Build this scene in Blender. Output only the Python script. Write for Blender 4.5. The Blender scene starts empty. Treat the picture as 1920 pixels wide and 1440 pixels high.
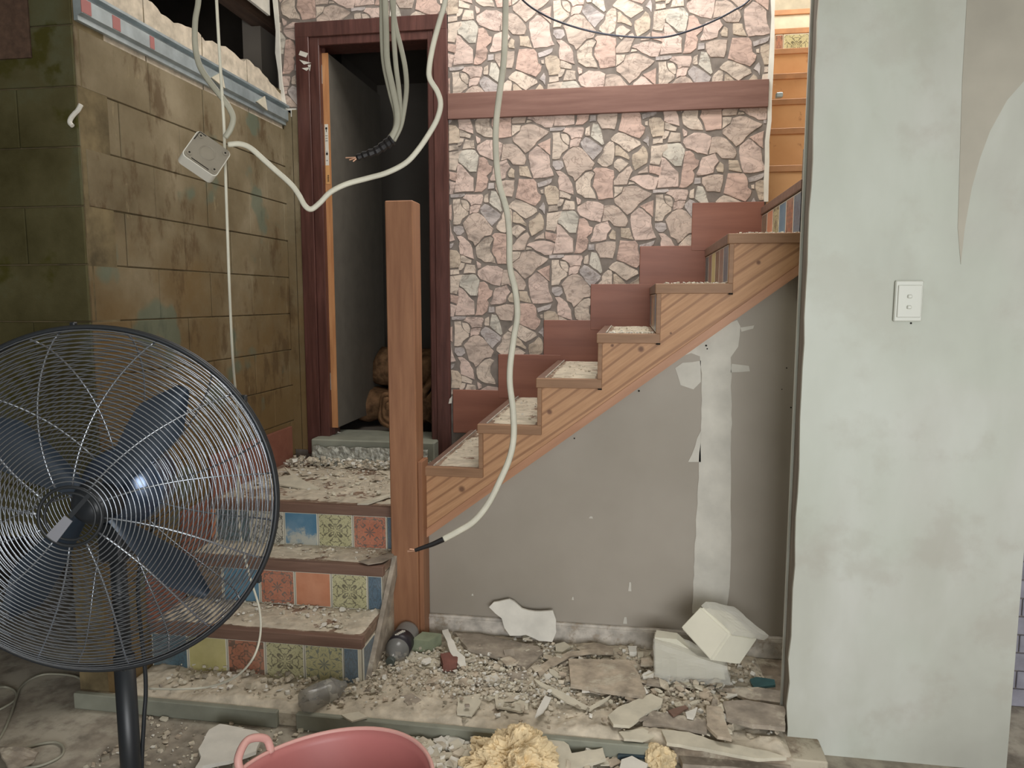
import bpy, bmesh, math, random
import numpy as np
from mathutils import Vector, Matrix, noise as mnoise
random.seed(7); rng = np.random.RandomState(7)
# ---------------------------------------------------------------- camera
F = 1380.; H = 1.40; YAW = math.atan(220/F); PITCH = math.atan((720-563)/F)
cy_, sy_ = math.cos(YAW), math.sin(YAW); cp_, sp_ = math.cos(PITCH), math.sin(PITCH)
fw = Vector((-sy_*cp_, cy_*cp_, -sp_)); rt = Vector((cy_, sy_, 0)); up = rt.cross(fw)
CAM = Vector((0, 0, H))
sc = bpy.context.scene; col = sc.collection
cd = bpy.data.cameras.new('camera'); cd.sensor_width = 36; cd.lens = 36*F/1920; cd.clip_start = .02
co = bpy.data.objects.new('camera', cd); col.objects.link(co); sc.camera = co
M3 = Matrix((rt, up, -fw)).transposed(); co.matrix_world = Matrix.Translation(CAM) @ M3.to_4x4()
# ---------------------------------------------------------------- light
sc.view_settings.view_transform = 'Standard'; sc.view_settings.look = 'None'
sc.view_settings.gamma = 1; sc.view_settings.use_curve_mapping = False
sc.view_settings.exposure = 0.0
w = bpy.data.worlds.new('world'); sc.world = w; w.use_nodes = True
w.node_tree.nodes['Background'].inputs[0].default_value = (.97, .98, 1, 1)
w.node_tree.nodes['Background'].inputs[1].default_value = 1.35
def area(name, loc, target, sx, sy, power, colr):
    l = bpy.data.lights.new(name, 'AREA'); l.shape = 'RECTANGLE'; l.size = sx; l.size_y = sy; l.energy = power; l.color = colr
    o = bpy.data.objects.new(name, l); col.objects.link(o); o.location = loc
    o.rotation_euler = (Vector(target)-Vector(loc)).to_track_quat('-Z', 'Y').to_euler(); return o
area('window_light_behind_camera', (1.0, -1.93, 1.2), (0.75, 2.3, .75), 2.2, 1.4, 105, (.97, .99, 1.0))
area('skylight_over_stairs', (-.15, 2.95, 3.3), (-.15, 3.1, 0), 1.5, .8, 34, (1, .97, .93))
area('upper_landing_light', (1.2, 4.3, 3.9), (1.0, 4.3, 2.0), .7, 1.2, 34, (1, .96, .9))
# ---------------------------------------------------------------- helpers
def ray(px, py): return fw + rt*((px-960)/F) - up*((py-720)/F)
def onX(px, py, X): d = ray(px, py); return CAM + d*(X/d.x)
def onY(px, py, Y): d = ray(px, py); return CAM + d*(Y/d.y)
def onZ(px, py, Z): d = ray(px, py); return CAM + d*((Z-H)/d.z)
def onP(px, py, c, n): d = ray(px, py); return CAM + d*((Vector(c)-CAM).dot(n)/d.dot(n))
def atD(px, py, D): return CAM + ray(px, py)*D
def s2l(c):
    g_ = .3*c[0]+.55*c[1]+.15*c[2]; c = tuple(g_+(x-g_)*.86 for x in c)
    return tuple((x/255/12.92 if x/255 <= .04045 else ((x/255+.055)/1.055)**2.4) for x in c)
WO = {}
def finish(name, verts, faces, mat, parent=None, label=None, cat=None, group=None, kind=None, smooth=False, origin=None, mats=None, midx=None):
    vs = [Vector(v) for v in verts]
    if parent is not None: org = WO[parent.name]
    elif origin is not None: org = Vector(origin)
    else:
        xs = [v.x for v in vs]; ys = [v.y for v in vs]; zs = [v.z for v in vs]
        org = Vector(((min(xs)+max(xs))/2, (min(ys)+max(ys))/2, min(zs)))
    me = bpy.data.meshes.new(name); me.from_pydata([tuple(v-org) for v in vs], [], faces)
    if mats:
        for m_ in mats: me.materials.append(m_)
        if midx is not None: me.polygons.foreach_set('material_index', midx)
    else: me.materials.append(mat)
    if smooth: me.polygons.foreach_set('use_smooth', [True]*len(me.polygons))
    bm = bmesh.new(); bm.from_mesh(me); bmesh.ops.recalc_face_normals(bm, faces=bm.faces); bm.to_mesh(me); bm.free()
    o = bpy.data.objects.new(name, me); col.objects.link(o)
    if parent is not None: o.parent = parent
    else: o.location = org
    WO[o.name] = org
    tag(o, label, cat, group, kind); return o
def tag(o, label=None, cat=None, group=None, kind=None):
    if label: o['label'] = label
    if cat: o['category'] = cat
    if group: o['group'] = group
    if kind: o['kind'] = kind
def thing(name, loc, label=None, cat=None, group=None, kind=None):
    o = bpy.data.objects.new(name, None); o.empty_display_size = .05; col.objects.link(o); o.location = loc
    WO[o.name] = Vector(loc); tag(o, label, cat, group, kind); return o
class MB:
    def __init__(s): s.v = []; s.f = []; s.m = []
    def add(s, v, f, m=0):
        n = len(s.v); s.v += [Vector(a) for a in v]; s.f += [tuple(i+n for i in q) for q in f]; s.m += [m]*len(f); return s
    def box(s, a, b, bev=0, m=0):
        a = Vector(a); b = Vector(b)
        lo = Vector(map(min, a, b)); hi = Vector(map(max, a, b))
        if bev <= 0:
            v = [(x, y, z) for x in (lo.x, hi.x) for y in (lo.y, hi.y) for z in (lo.z, hi.z)]
            return s.add(v, [(0,1,3,2),(4,6,7,5),(0,4,5,1),(2,3,7,6),(0,2,6,4),(1,5,7,3)], m)
        bm = bmesh.new(); bmesh.ops.create_cube(bm, size=1)
        for q in bm.verts: q.co = Vector(((lo.x+hi.x)/2+q.co.x*(hi.x-lo.x), (lo.y+hi.y)/2+q.co.y*(hi.y-lo.y), (lo.z+hi.z)/2+q.co.z*(hi.z-lo.z)))
        bmesh.ops.bevel(bm, geom=bm.edges[:], offset=bev, segments=1, affect='EDGES')
        bm.verts.index_update(); s.add([q.co.copy() for q in bm.verts], [[q.index for q in f.verts] for f in bm.faces], m); bm.free(); return s
    def prism(s, pts, off, inset=0, m=0):
        pts = [Vector(p) for p in pts]; off = Vector(off); n = len(pts); c = sum(pts, Vector())/n
        def ins(p):
            d = c-p; L = d.length
            return p + d*(min(inset, L*.4)/L) if inset and L > 0 else p
        top = [ins(p)+off for p in pts]
        return s.add(pts+top, [tuple(range(n))[::-1], tuple(range(n, 2*n))]+[(i, (i+1) % n, n+(i+1) % n, n+i) for i in range(n)], m)
    def tube(s, pts, r, seg=8, flat=1., m=0, closed=False, side=None):
        pts = [Vector(p) for p in pts]; n = len(pts); rings = []
        rr = r if hasattr(r, '__len__') else [r]*n
        nrm = None
        for i, p in enumerate(pts):
            if closed: t = pts[(i+1) % n]-pts[i-1]
            else: t = pts[min(i+1, n-1)]-pts[max(i-1, 0)]
            t.normalize()
            if nrm is None:
                a = Vector(side) if side else (Vector((0, 0, 1)) if abs(t.z) < .9 else Vector((1, 0, 0)))
                nrm = (a-t*a.dot(t)).normalized()
            else: nrm = (nrm-t*nrm.dot(t)).normalized()
            b = t.cross(nrm)
            rings.append([p+nrm*(math.cos(k*2*math.pi/seg)*rr[i])+b*(math.sin(k*2*math.pi/seg)*rr[i]*flat) for k in range(seg)])
        v = [q for R in rings for q in R]; f = []
        for i in range(n if closed else n-1):
            j = (i+1) % n
            for k in range(seg): f.append((i*seg+k, i*seg+(k+1) % seg, j*seg+(k+1) % seg, j*seg+k))
        if not closed: f += [tuple(range(seg))[::-1], tuple((n-1)*seg+k for k in range(seg))]
        return s.add(v, f, m)
    def lathe(s, prof, c, ax, seg=32, m=0, jit=None):
        ax = Vector(ax).normalized(); c = Vector(c)
        u = ax.orthogonal().normalized(); w_ = ax.cross(u); v = []; f = []; n = len(prof)
        for i, (r, h) in enumerate(prof):
            for k in range(seg):
                t = 2*math.pi*k/seg; rr_ = r*(1+(jit(k, i) if jit else 0)); v.append(c+ax*h+(u*math.cos(t)+w_*math.sin(t))*rr_)
        for i in range(n-1):
            for k in range(seg): f.append((i*seg+k, i*seg+(k+1) % seg, (i+1)*seg+(k+1) % seg, (i+1)*seg+k))
        f += [tuple(range(seg))[::-1], tuple((n-1)*seg+k for k in range(seg))]
        return s.add(v, f, m)
    def build(s, name, mat, parent=None, **k):
        if isinstance(mat, (list, tuple)): return finish(name, s.v, s.f, None, parent, mats=mat, midx=s.m, **k)
        return finish(name, s.v, s.f, mat, parent, **k)
def box(name, a, b, mat, parent=None, bev=.0, **k): return MB().box(a, b, bev).build(name, mat, parent, **k)
def catmull(P, n=8):
    P = [Vector(p) for p in P]; out = []
    Q = [P[0]*2-P[1]]+P+[P[-1]*2-P[-2]]
    for i in range(1, len(Q)-2):
        for k in range(n):
            t = k/n; a, b, c, d = Q[i-1:i+3]
            out.append(.5*((2*b)+(c-a)*t+(2*a-5*b+4*c-d)*t*t+(3*b-a-3*c+d)*t**3))
    return out+[P[-1]]
# ---------------------------------------------------------------- materials
class NT:
    def __init__(s, name, rough=.8, spec=.3, metal=0):
        s.mat = bpy.data.materials.new(name); s.mat.use_nodes = True; s.t = s.mat.node_tree; s.b = s.t.nodes['Principled BSDF']
        s.b.inputs['Roughness'].default_value = rough; s.b.inputs['Specular IOR Level'].default_value = spec; s.b.inputs['Metallic'].default_value = metal
        s.gen = s.t.nodes.new('ShaderNodeTexCoord'); s.geo = s.t.nodes.new('ShaderNodeNewGeometry')
    def n(s, t): return s.t.nodes.new(t)
    def L(s, a, b): s.t.links.new(a, b)
    def put(s, inp, v):
        if hasattr(v, 'is_linked') or isinstance(v, bpy.types.NodeSocket): s.L(v, inp)
        else: inp.default_value = v
    def math(s, op, a, b=0., c=0., clamp=False):
        q = s.n('ShaderNodeMath'); q.operation = op; q.use_clamp = clamp
        s.put(q.inputs[0], a); s.put(q.inputs[1], b); s.put(q.inputs[2], c); return q.outputs[0]
    def noise(s, scale, detail=4, rough=.55, vec=None, stretch=None, dist=0, off=(0, 0, 0)):
        q = s.n('ShaderNodeTexNoise'); q.inputs['Scale'].default_value = scale; q.inputs['Detail'].default_value = detail
        q.inputs['Roughness'].default_value = rough; q.inputs['Distortion'].default_value = dist
        v = vec if vec is not None else s.geo.outputs['Position']
        mp = s.n('ShaderNodeMapping'); s.L(v, mp.inputs[0]); mp.inputs['Location'].default_value = off
        if stretch: mp.inputs['Scale'].default_value = stretch
        s.L(mp.outputs[0], q.inputs['Vector']); return q.outputs['Fac']
    def ramp(s, fac, stops):
        q = s.n('ShaderNodeValToRGB'); e = q.color_ramp.elements
        while len(e) < len(stops): e.new(.5)
        for el, (p, c) in zip(e, stops): el.position = p; el.color = (*(s2l(c) if len(c) == 3 and max(c) > 1 else c), 1)
        s.put(q.inputs[0], fac); return q.outputs[0]
    def step(s, fac, lo, hi):
        q = s.n('ShaderNodeMapRange'); q.interpolation_type = 'SMOOTHSTEP'; s.put(q.inputs[0], fac)
        q.inputs[1].default_value = lo; q.inputs[2].default_value = hi; return q.outputs[0]
    def mix(s, fac, a, b, mode='MIX'):
        q = s.n('ShaderNodeMix'); q.data_type = 'RGBA'; q.blend_type = mode
        s.put(q.inputs[0], fac)
        for i, c in ((6, a), (7, b)):
            if isinstance(c, bpy.types.NodeSocket): s.L(c, q.inputs[i])
            else: q.inputs[i].default_value = (*s2l(c), 1)
        return q.outputs[2]
    def bump(s, h, strength=.3, dist=.01):
        q = s.n('ShaderNodeBump'); q.inputs['Strength'].default_value = strength; q.inputs['Distance'].default_value = dist
        s.L(h, q.inputs['Height']); s.L(q.outputs[0], s.b.inputs['Normal'])
    def out(s, c):
        if isinstance(c, bpy.types.NodeSocket): s.L(c, s.b.inputs['Base Color'])
        else: s.b.inputs['Base Color'].default_value = (*s2l(c), 1)
        return s.mat
def simple(name, c, rough=.7, spec=.3, metal=0, var=.0, scale=12, bump=0):
    n = NT(name, rough, spec, metal)
    if var:
        f = n.noise(scale, 6); d = tuple(max(0, x*(1-var)) for x in c); l = tuple(min(255, x*(1+var*.6)) for x in c)
        n.out(n.ramp(f, [(.3, d), (.7, l)]))
        if bump: n.bump(f, bump)
    else: n.out(c)
    return n.mat
def dusty(name, c, dust=(196, 186, 166), amount=.5, scale=9, rough=.8):
    n = NT(name, rough); f = n.noise(scale, 8, .65); g = n.noise(scale*5, 5, .6)
    base = n.ramp(n.noise(18, 5), [(.3, tuple(x*.8 for x in c)), (.7, tuple(min(255, x*1.12) for x in c))])
    k = n.math('ADD', n.math('MULTIPLY', f, .75), n.math('MULTIPLY', g, .25))
    n.out(n.mix(n.step(k, .62-amount*.22, .70-amount*.16), base, dust)); n.bump(k, .25); return n.mat
def wood(name, dark, light, direc='X', scale=1., rough=.55, ang=0, knots=None, spec=.35):
    n = NT(name, rough, spec); st = {'X': (1.2, 14, 14), 'Y': (14, 1.2, 14), 'Z': (14, 14, 1.2)}[direc]
    mp = n.n('ShaderNodeMapping'); mp.inputs['Rotation'].default_value = (0, ang, 0); n.L(n.geo.outputs['Position'], mp.inputs[0])
    f = n.noise(3.2*scale, 5, .6, vec=mp.outputs[0], stretch=st, dist=.3)
    c = n.ramp(f, [(.25, dark), (.5, tuple((a+b)/2 for a, b in zip(dark, light))), (.75, light)])
    if knots is not None:
        for (kx, kz, r) in knots:
            q = n.n('ShaderNodeVectorMath'); q.operation = 'DISTANCE'; mq = n.n('ShaderNodeMapping'); mq.inputs['Scale'].default_value = (1, 0, 1)
            n.L(n.geo.outputs['Position'], mq.inputs[0]); n.L(mq.outputs[0], q.inputs[0]); q.inputs[1].default_value = (kx, 0, kz)
            dd = n.math('ADD', q.outputs['Value'], n.math('MULTIPLY', n.math('SUBTRACT', n.noise(40, 2), .5), .03))
            c = n.mix(n.math('MULTIPLY', n.step(dd, r, r*.35), .75), c, (96, 58, 44))
    n.out(c); n.bump(f, .08); return n.mat
def pine():
    knots = [(onY(kx, ky, 2.75).x, onY(kx, ky, 2.75).z, r) for kx, ky, r in [(865, 918, .018), (863, 893, .008), (1030, 773, .014), (1202, 655, .016), (1423, 492, .011), (1258, 625, .006), (1148, 648, .009)]]
    n = NT('pine_stringer', .55, .35); mp = n.n('ShaderNodeMapping'); mp.inputs['Rotation'].default_value = (0, .62, 0)
    n.L(n.geo.outputs['Position'], mp.inputs[0])
    wv = n.n('ShaderNodeTexWave'); wv.wave_type = 'BANDS'; wv.bands_direction = 'Z'; wv.inputs['Scale'].default_value = 6.5; wv.inputs['Distortion'].default_value = 16
    wv.inputs['Detail'].default_value = 1.5; wv.inputs['Detail Scale'].default_value = .22
    st = n.n('ShaderNodeMapping'); st.inputs['Scale'].default_value = (.38, .6, 1); n.L(mp.outputs[0], st.inputs[0]); n.L(st.outputs[0], wv.inputs['Vector'])
    fine = n.noise(8, 5, .6, vec=mp.outputs[0], stretch=(1, 12, 14))
    g = n.step(wv.outputs['Fac'], .80, 1.0)
    base = n.ramp(fine, [(.3, (184, 134, 92)), (.7, (204, 154, 110))])
    c = n.mix(n.math('MULTIPLY', g, .55), base, (128, 82, 56))
    for (kx, kz, r) in knots:
        q = n.n('ShaderNodeVectorMath'); q.operation = 'DISTANCE'; mq = n.n('ShaderNodeMapping'); mq.inputs['Scale'].default_value = (1, 0, 1)
        n.L(n.geo.outputs['Position'], mq.inputs[0]); n.L(mq.outputs[0], q.inputs[0]); q.inputs[1].default_value = (kx, 0, kz)
        c = n.mix(n.math('MULTIPLY', n.step(q.outputs['Value'], r, r*.3), .8), c, (100, 62, 46))
    n.out(c); n.bump(fine, .06); return n.mat
def tile_mat(name, base, ink=None, style='scroll', axis='XZ', seed=0., worn=0, width=.05):
    n = NT(name, .3, .5); sp = n.n('ShaderNodeSeparateXYZ'); n.L(n.gen.outputs['Generated'], sp.inputs[0])
    a = sp.outputs[0] if axis[0] == 'X' else sp.outputs[1]
    u = n.math('MULTIPLY_ADD', a, 2., -1.); v = n.math('MULTIPLY_ADD', sp.outputs[2], 2., -1.)
    au = n.math('ABSOLUTE', u); av = n.math('ABSOLUTE', v); p = n.math('MAXIMUM', au, av); q = n.math('MINIMUM', au, av)
    c = n.ramp(n.noise(14, 4), [(.3, tuple(x*.92 for x in base)), (.7, tuple(min(255, x*1.05) for x in base))])
    if ink:
        cb = n.n('ShaderNodeCombineXYZ'); n.L(p, cb.inputs[0]); n.L(q, cb.inputs[1]); cb.inputs[2].default_value = seed
        f = n.noise(3.1, 1.2, .5, vec=cb.outputs[0], dist=.5)
        d = n.math('ABSOLUTE', n.math('SUBTRACT', f, .5)); m1 = n.step(d, width, width*.45)
        f2 = n.noise(5.3, 0, .5, vec=cb.outputs[0], off=(3, 1, 0)); m2 = n.step(n.math('ABSOLUTE', n.math('SUBTRACT', f2, .56)), .022, .008)
        m = n.math('MAXIMUM', m1, m2)
        r = n.math('SQRT', n.math('ADD', n.math('MULTIPLY', u, u), n.math('MULTIPLY', v, v)))
        th = n.math('ARCTAN2', v, u)
        if style == 'star':
            pet = n.math('MULTIPLY_ADD', n.math('COSINE', n.math('MULTIPLY', th, 8.)), .16, .19)
            star = n.step(n.math('SUBTRACT', pet, r), -.01, .02)
            ring = n.step(r, .42, .46); m = n.math('MAXIMUM', n.math('MULTIPLY', m, ring), star)
        else:
            pet = n.math('MULTIPLY_ADD', n.math('COSINE', n.math('MULTIPLY', th, 4.)), .14, .26)
            m = n.math('MAXIMUM', m, n.step(n.math('ABSOLUTE', n.math('SUBTRACT', pet, r)), .035, .015))
        c = n.mix(n.math('MULTIPLY', m, .88), c, ink)
    if worn:
        z = n.math('SUBTRACT', .62, n.math('MULTIPLY', v, .25)); f = n.noise(9, 7, .65)
        c = n.mix(n.math('MULTIPLY', n.step(n.math('MULTIPLY', f, z), .34, .42), .75), c, (205, 200, 178))
    c = n.mix(n.math('MULTIPLY_ADD', n.step(n.noise(7, 6, .6), .35, .65), .16, .12), c, (186, 178, 158))
    if style != 'plainnb': c = n.mix(n.step(p, .93, .95), c, (208, 204, 186))
    n.out(c); return n.mat
M = {}
def block_paint():
    n = NT('weathered_block_paint', .75, .25); f = n.noise(2.2, 6, .6); g = n.noise(9, 7, .65, stretch=(1, 1, .45)); gr = n.noise(3.3, 3, .5, off=(5, 2, 1))
    c = n.ramp(f, [(.3, (98, 84, 58)), (.5, (124, 110, 82)), (.7, (152, 138, 110))])
    sp = n.n('ShaderNodeSeparateXYZ'); n.L(n.geo.outputs['Position'], sp.inputs[0])
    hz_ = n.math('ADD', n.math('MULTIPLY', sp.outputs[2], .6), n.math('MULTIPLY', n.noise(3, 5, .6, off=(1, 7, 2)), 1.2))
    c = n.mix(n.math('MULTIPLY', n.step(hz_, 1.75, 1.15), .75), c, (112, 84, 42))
    c = n.mix(n.math('MULTIPLY', n.step(g, .53, .66), .7), c, (86, 64, 38)); c = n.mix(n.math('MULTIPLY', n.step(gr, .60, .66), .6), c, (88, 108, 92))
    c = n.mix(n.math('MULTIPLY', n.step(n.noise(7, 8, .75, stretch=(1, 1, .25), off=(9, 0, 3)), .60, .70), .55), c, (186, 168, 124))
    n.out(c); n.bump(n.noise(60, 6, .7), .5, .004); return n.mat
def block_olive():  # greener block paint, with this wall's shade put into a darker colour
    n = NT('olive_block_paint_shaded', .8, .2); f = n.noise(2.6, 6, .6); g = n.noise(5, 5, .6, off=(3, 3, 3))
    c = n.ramp(f, [(.3, (60, 54, 22)), (.5, (86, 80, 48)), (.7, (92, 98, 74))])
    c = n.mix(n.step(g, .56, .66), c, (70, 66, 20)); n.out(c); n.bump(n.noise(60, 6, .7), .5, .004); return n.mat
def stone_mat(i, c):
    n = NT('printed_stone_%s' % i, .6, .3); f = n.noise(8, 7, .68, stretch=(1, 1, 2.4), dist=1.2, off=(i_ := sum(map(ord, i)), 0, i_)); g = n.noise(26, 6, .7); vn = n.noise(11, 3, .5, dist=1.5, off=(2, 2, 9))
    cc = n.ramp(f, [(.30, tuple(x*.70 for x in c)), (.48, c), (.70, tuple(min(255, x*1.16) for x in c))])
    cc = n.mix(n.math('MULTIPLY', n.step(g, .56, .72), .4), cc, (136, 108, 92)); cc = n.mix(n.math('MULTIPLY', n.step(n.math('ABSOLUTE', n.math('SUBTRACT', vn, .5)), .018, .004), .45), cc, (112, 92, 82)); n.out(cc); n.bump(g, .25, .004); return n.mat
STC = dict(pink=(196, 172, 160), beige=(195, 178, 162), grey=(172, 162, 158), green=(188, 181, 168), red=(190, 160, 146), brown=(184, 164, 150), mott=(186, 168, 148))
for k_, c_ in STC.items(): M['st_'+k_] = stone_mat(k_, c_)
M['grout'] = simple('stone_grout_print', (126, 116, 108), .85, .2, var=.15, scale=20)
M['block'] = block_paint(); M['olive'] = block_olive()
M['mortar'] = simple('dirty_mortar', (112, 98, 70), .9, .1, var=.25, scale=14)
M['rawblock'] = simple('bare_cream_block', (206, 192, 170), .9, .1, var=.14, scale=24, bump=.5)
M['steel'] = simple('galvanised_steel', (172, 186, 190), .4, .5, .45, var=.1, scale=16)
M['redlead'] = simple('red_primer_patch', (176, 110, 106), .6, .3)
M['jamb'] = wood('dark_red_door_frame', (66, 34, 28), (104, 62, 54), 'Z', 1, .4, spec=.45)
M['rail'] = wood('mauve_brown_dado_board', (112, 76, 66), (138, 100, 88), 'X', .8, .45)
M['doorcore'] = wood('raw_door_edge', (170, 108, 62), (206, 146, 92), 'Z', 1, .6)
M['doorface'] = simple('pale_grey_door_face', (104, 98, 88), .6, .3, var=.06)
M['post'] = wood('stained_newel_timber', (140, 92, 64), (172, 120, 84), 'Z', .8, .5)
M['pine'] = pine()
M['trim'] = wood('brown_stair_trim', (140, 102, 72), (168, 126, 92), 'X', 1, .55)
M['nosing'] = wood('red_brown_step_nosing', (108, 80, 66), (136, 104, 88), 'X', 1, .6)
M['ply'] = dusty('dusty_tread_board', (142, 116, 96), amount=.5, scale=9)
M['skirt'] = wood('red_brown_skirting_panel', (128, 76, 60), (152, 96, 76), 'X', .4, .4)
M['dust'] = simple('pale_plaster_dust', (202, 190, 168), .95, .1, var=.13, scale=22, bump=.6)
M['dust2'] = simple('grey_ground_dust', (168, 158, 138), .95, .1, var=.18, scale=10, bump=.6)
M['slabtop'] = dusty('dirty_slab_top', (146, 130, 110), (190, 180, 158), .8, 6)
M['slabedge'] = simple('grey_green_slab_edge', (142, 144, 128), .8, .25, var=.1, scale=8)
M['floor'] = dusty('dusty_concrete_floor', (158, 148, 132), (186, 178, 160), .6, 3)
M['greywall'] = None
n = NT('taupe_wall_paint', .55, .3); f = n.noise(1.7, 4); n.out(n.ramp(f, [(.3, (154, 145, 131)), (.7, (170, 161, 148))])); M['greywall'] = n.mat
M['joint'] = simple('white_joint_compound', (206, 202, 190), .8, .2, var=.07, scale=9)
M['baseb'] = dusty('dusty_white_baseboard', (196, 188, 176), (168, 154, 136), .5, 14)
def plaster():
    n = NT('patchy_skimmed_plaster', .45, .35); f = n.noise(1.6, 5, .55, stretch=(1.3, 1, .7), dist=.4); g = n.noise(4.3, 6, .6, off=(4, 0, 2)); h = n.noise(1.1, 3, off=(0, 0, 7))
    c = n.ramp(f, [(.3, (172, 172, 160)), (.5, (188, 190, 178)), (.7, (204, 206, 198))])
    c = n.mix(n.math('MULTIPLY', n.step(g, .52, .66), .35), c, (168, 160, 146)); c = n.mix(n.math('MULTIPLY', n.step(h, .5, .6), .3), c, (184, 196, 178))
    sp = n.n('ShaderNodeSeparateXYZ'); n.L(n.geo.outputs['Position'], sp.inputs[0])
    n.out(c); n.bump(g, .05); return n.mat
M['plaster'] = plaster()
M['archbrown'] = simple('brownish_arch_tone', (176, 170, 154), .7, .3, var=.08, scale=3)
M['skimlight'] = simple('pale_green_white_skim', (196, 202, 182), .5, .3, var=.05, scale=2.5)
M['studwood'] = wood('grey_weathered_stud', (112, 104, 92), (146, 136, 122), 'Z', 1, .8)
M['white'] = simple('white_plasterboard', (222, 218, 206), .85, .2, var=.07, scale=11)
M['cream'] = simple('cream_plasterboard_face', (206, 198, 176), .85, .2, var=.08, scale=14)
M['tanboard'] = dusty('dirty_tan_board', (184, 168, 146), (200, 190, 168), .45, 8)
M['greyplank'] = dusty('grey_brown_plank', (158, 146, 130), (190, 180, 160), .4, 9)
M['orange'] = None
n = NT('orange_painted_risers', .5, .3); f = n.noise(3, 5); g = n.noise(16, 6, .6, off=(3, 1, 0)); c = n.ramp(f, [(.3, (206, 150, 98)), (.7, (226, 176, 122))])
c = n.mix(n.math('MULTIPLY', n.step(g, .62, .7), .5), c, (152, 96, 56)); c = n.mix(n.step(n.noise(24, 6, .7, off=(8, 8, 1)), .69, .73), c, (226, 204, 168)); M['orange'] = n.out(c)
M['orangedk'] = simple('brown_orange_ledge', (190, 138, 96), .5, .3, var=.1)
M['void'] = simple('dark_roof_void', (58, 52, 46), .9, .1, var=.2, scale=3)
M['dimwall'] = simple('dim_grey_room_wall', (120, 112, 102), .8, .2, var=.08, scale=2)
M['wool'] = simple('glasswool_batt', (122, 90, 62), .95, .05, var=.3, scale=22, bump=1.0)
M['black'] = simple('black_fan_enamel', (34, 38, 42), .42, .5)
M['chrome'] = simple('dark_chrome_wire', (150, 156, 164), .25, .7, .8)
M['motor'] = simple('glossy_motor_shell', (96, 112, 138), .22, .8, .7)
M['bladem'] = simple('slate_fan_blade', (52, 64, 78), .35, .5, .2)
M['badge'] = simple('satin_badge', (170, 172, 182), .35, .5, .6)
M['cablew'] = simple('dusty_white_cable', (204, 200, 180), .5, .4, var=.08, scale=10)
M['cableg'] = simple('grey_white_cable', (160, 157, 138), .5, .4, var=.08, scale=10)
M['tape'] = simple('black_tape', (24, 22, 24), .4, .5)
M['copper'] = simple('bare_copper', (196, 150, 120), .35, .5, .8)
M['boxw'] = simple('white_plastic_box', (216, 212, 198), .45, .4)
M['boxg'] = simple('grey_plastic_lid', (140, 132, 116), .5, .4, var=.06, scale=20)
M['tub'] = simple('faded_pink_plastic', (190, 112, 108), .45, .4, var=.05, scale=4)
M['tubrim'] = simple('pale_pink_rim', (216, 158, 148), .45, .4)
M['foam'] = simple('yellow_expanding_foam', (228, 204, 158), .85, .2, var=.14, scale=26, bump=.8)
M['poly'] = simple('white_polystyrene', (216, 212, 192), .8, .2, var=.04, scale=6)
M['greenfoam'] = simple('green_foam_block', (142, 152, 124), .85, .2, var=.1, scale=20)
M['redchunk'] = simple('red_brown_chunk', (134, 86, 76), .8, .2, var=.14, scale=20)
M['teal'] = simple('teal_tile_glaze', (66, 112, 116), .35, .5, var=.12, scale=30)
M['bluedk'] = simple('dark_blue_glaze', (58, 78, 90), .35, .5, var=.1, scale=30)
M['switch'] = simple('white_switch_plastic', (204, 206, 194), .35, .45)
M['hole'] = simple('dark_hole', (40, 36, 32), .9, .1)
def clearm(name, c, alpha, rough=.12):
    n = NT(name, rough, .6); n.out(c); n.b.inputs['Alpha'].default_value = alpha; return n.mat
M['pet'] = clearm('dusty_clear_bottle', (150, 150, 146), .55, .2); M['cling'] = clearm('thin_plastic_bag', (226, 224, 212), .42, .25)
M['capm'] = simple('grey_green_cap', (76, 84, 78), .5, .4); M['labelm'] = simple('black_bottle_label', (44, 40, 46), .4, .4)
M['foil'] = simple('crinkled_clear_foil', (150, 150, 138), .25, .6, .1, var=.2, scale=40, bump=1.)
M['stonegrey'] = simple('blue_grey_brick_paper', (146, 144, 156), .7, .3, var=.14, scale=14)
M['beamw'] = wood('dark_roof_beam', (74, 54, 42), (104, 78, 60), 'Y', 1, .8)
# ================================================================ SETTING
fl = MB(); fl.box((-4, -2.2, -.1), (2.2, 6, 0)); fl.build('floor', M['floor'], kind='structure')
# raised slab strip the debris lies on
sl = MB(); sl.box((-1.87, 2.145, 0), (.60, 3.6, .05), .004)
slab = sl.build('concrete_slab', [M['slabtop']], None, label='low raised concrete slab under the stairs, covered in plaster debris', cat='slab')
for pts in ([(140, 1306), (520, 1338), (520, 1361), (140, 1342)], [(556, 1347), (1000, 1374), (1000, 1398), (562, 1368)], [(1000, 1374), (1225, 1393), (1225, 1414), (1000, 1398)]):
    p = [onY(x, y, 2.135) for x, y in pts]; zt = .056
    MB().box((p[0].x, 2.128, 0), (p[1].x, 2.15, zt), .003).build('edge_strip', M['slabedge'], slab)
# --- back wall with door opening
wb = MB(); YW = 3.6
wb.box((-1.76, YW, .5), (-1.56, YW+.10, 3.7)); wb.box((-.955, YW, .05), (.61, YW+.10, 3.7)); wb.box((-1.56, YW, 2.68), (-.955, YW+.10, 3.7)); wb.box((-1.56, YW, .05), (-.955, YW+.10, .60))
wall_back = wb.build('wall_back', M['grout'], kind='structure')
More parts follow.
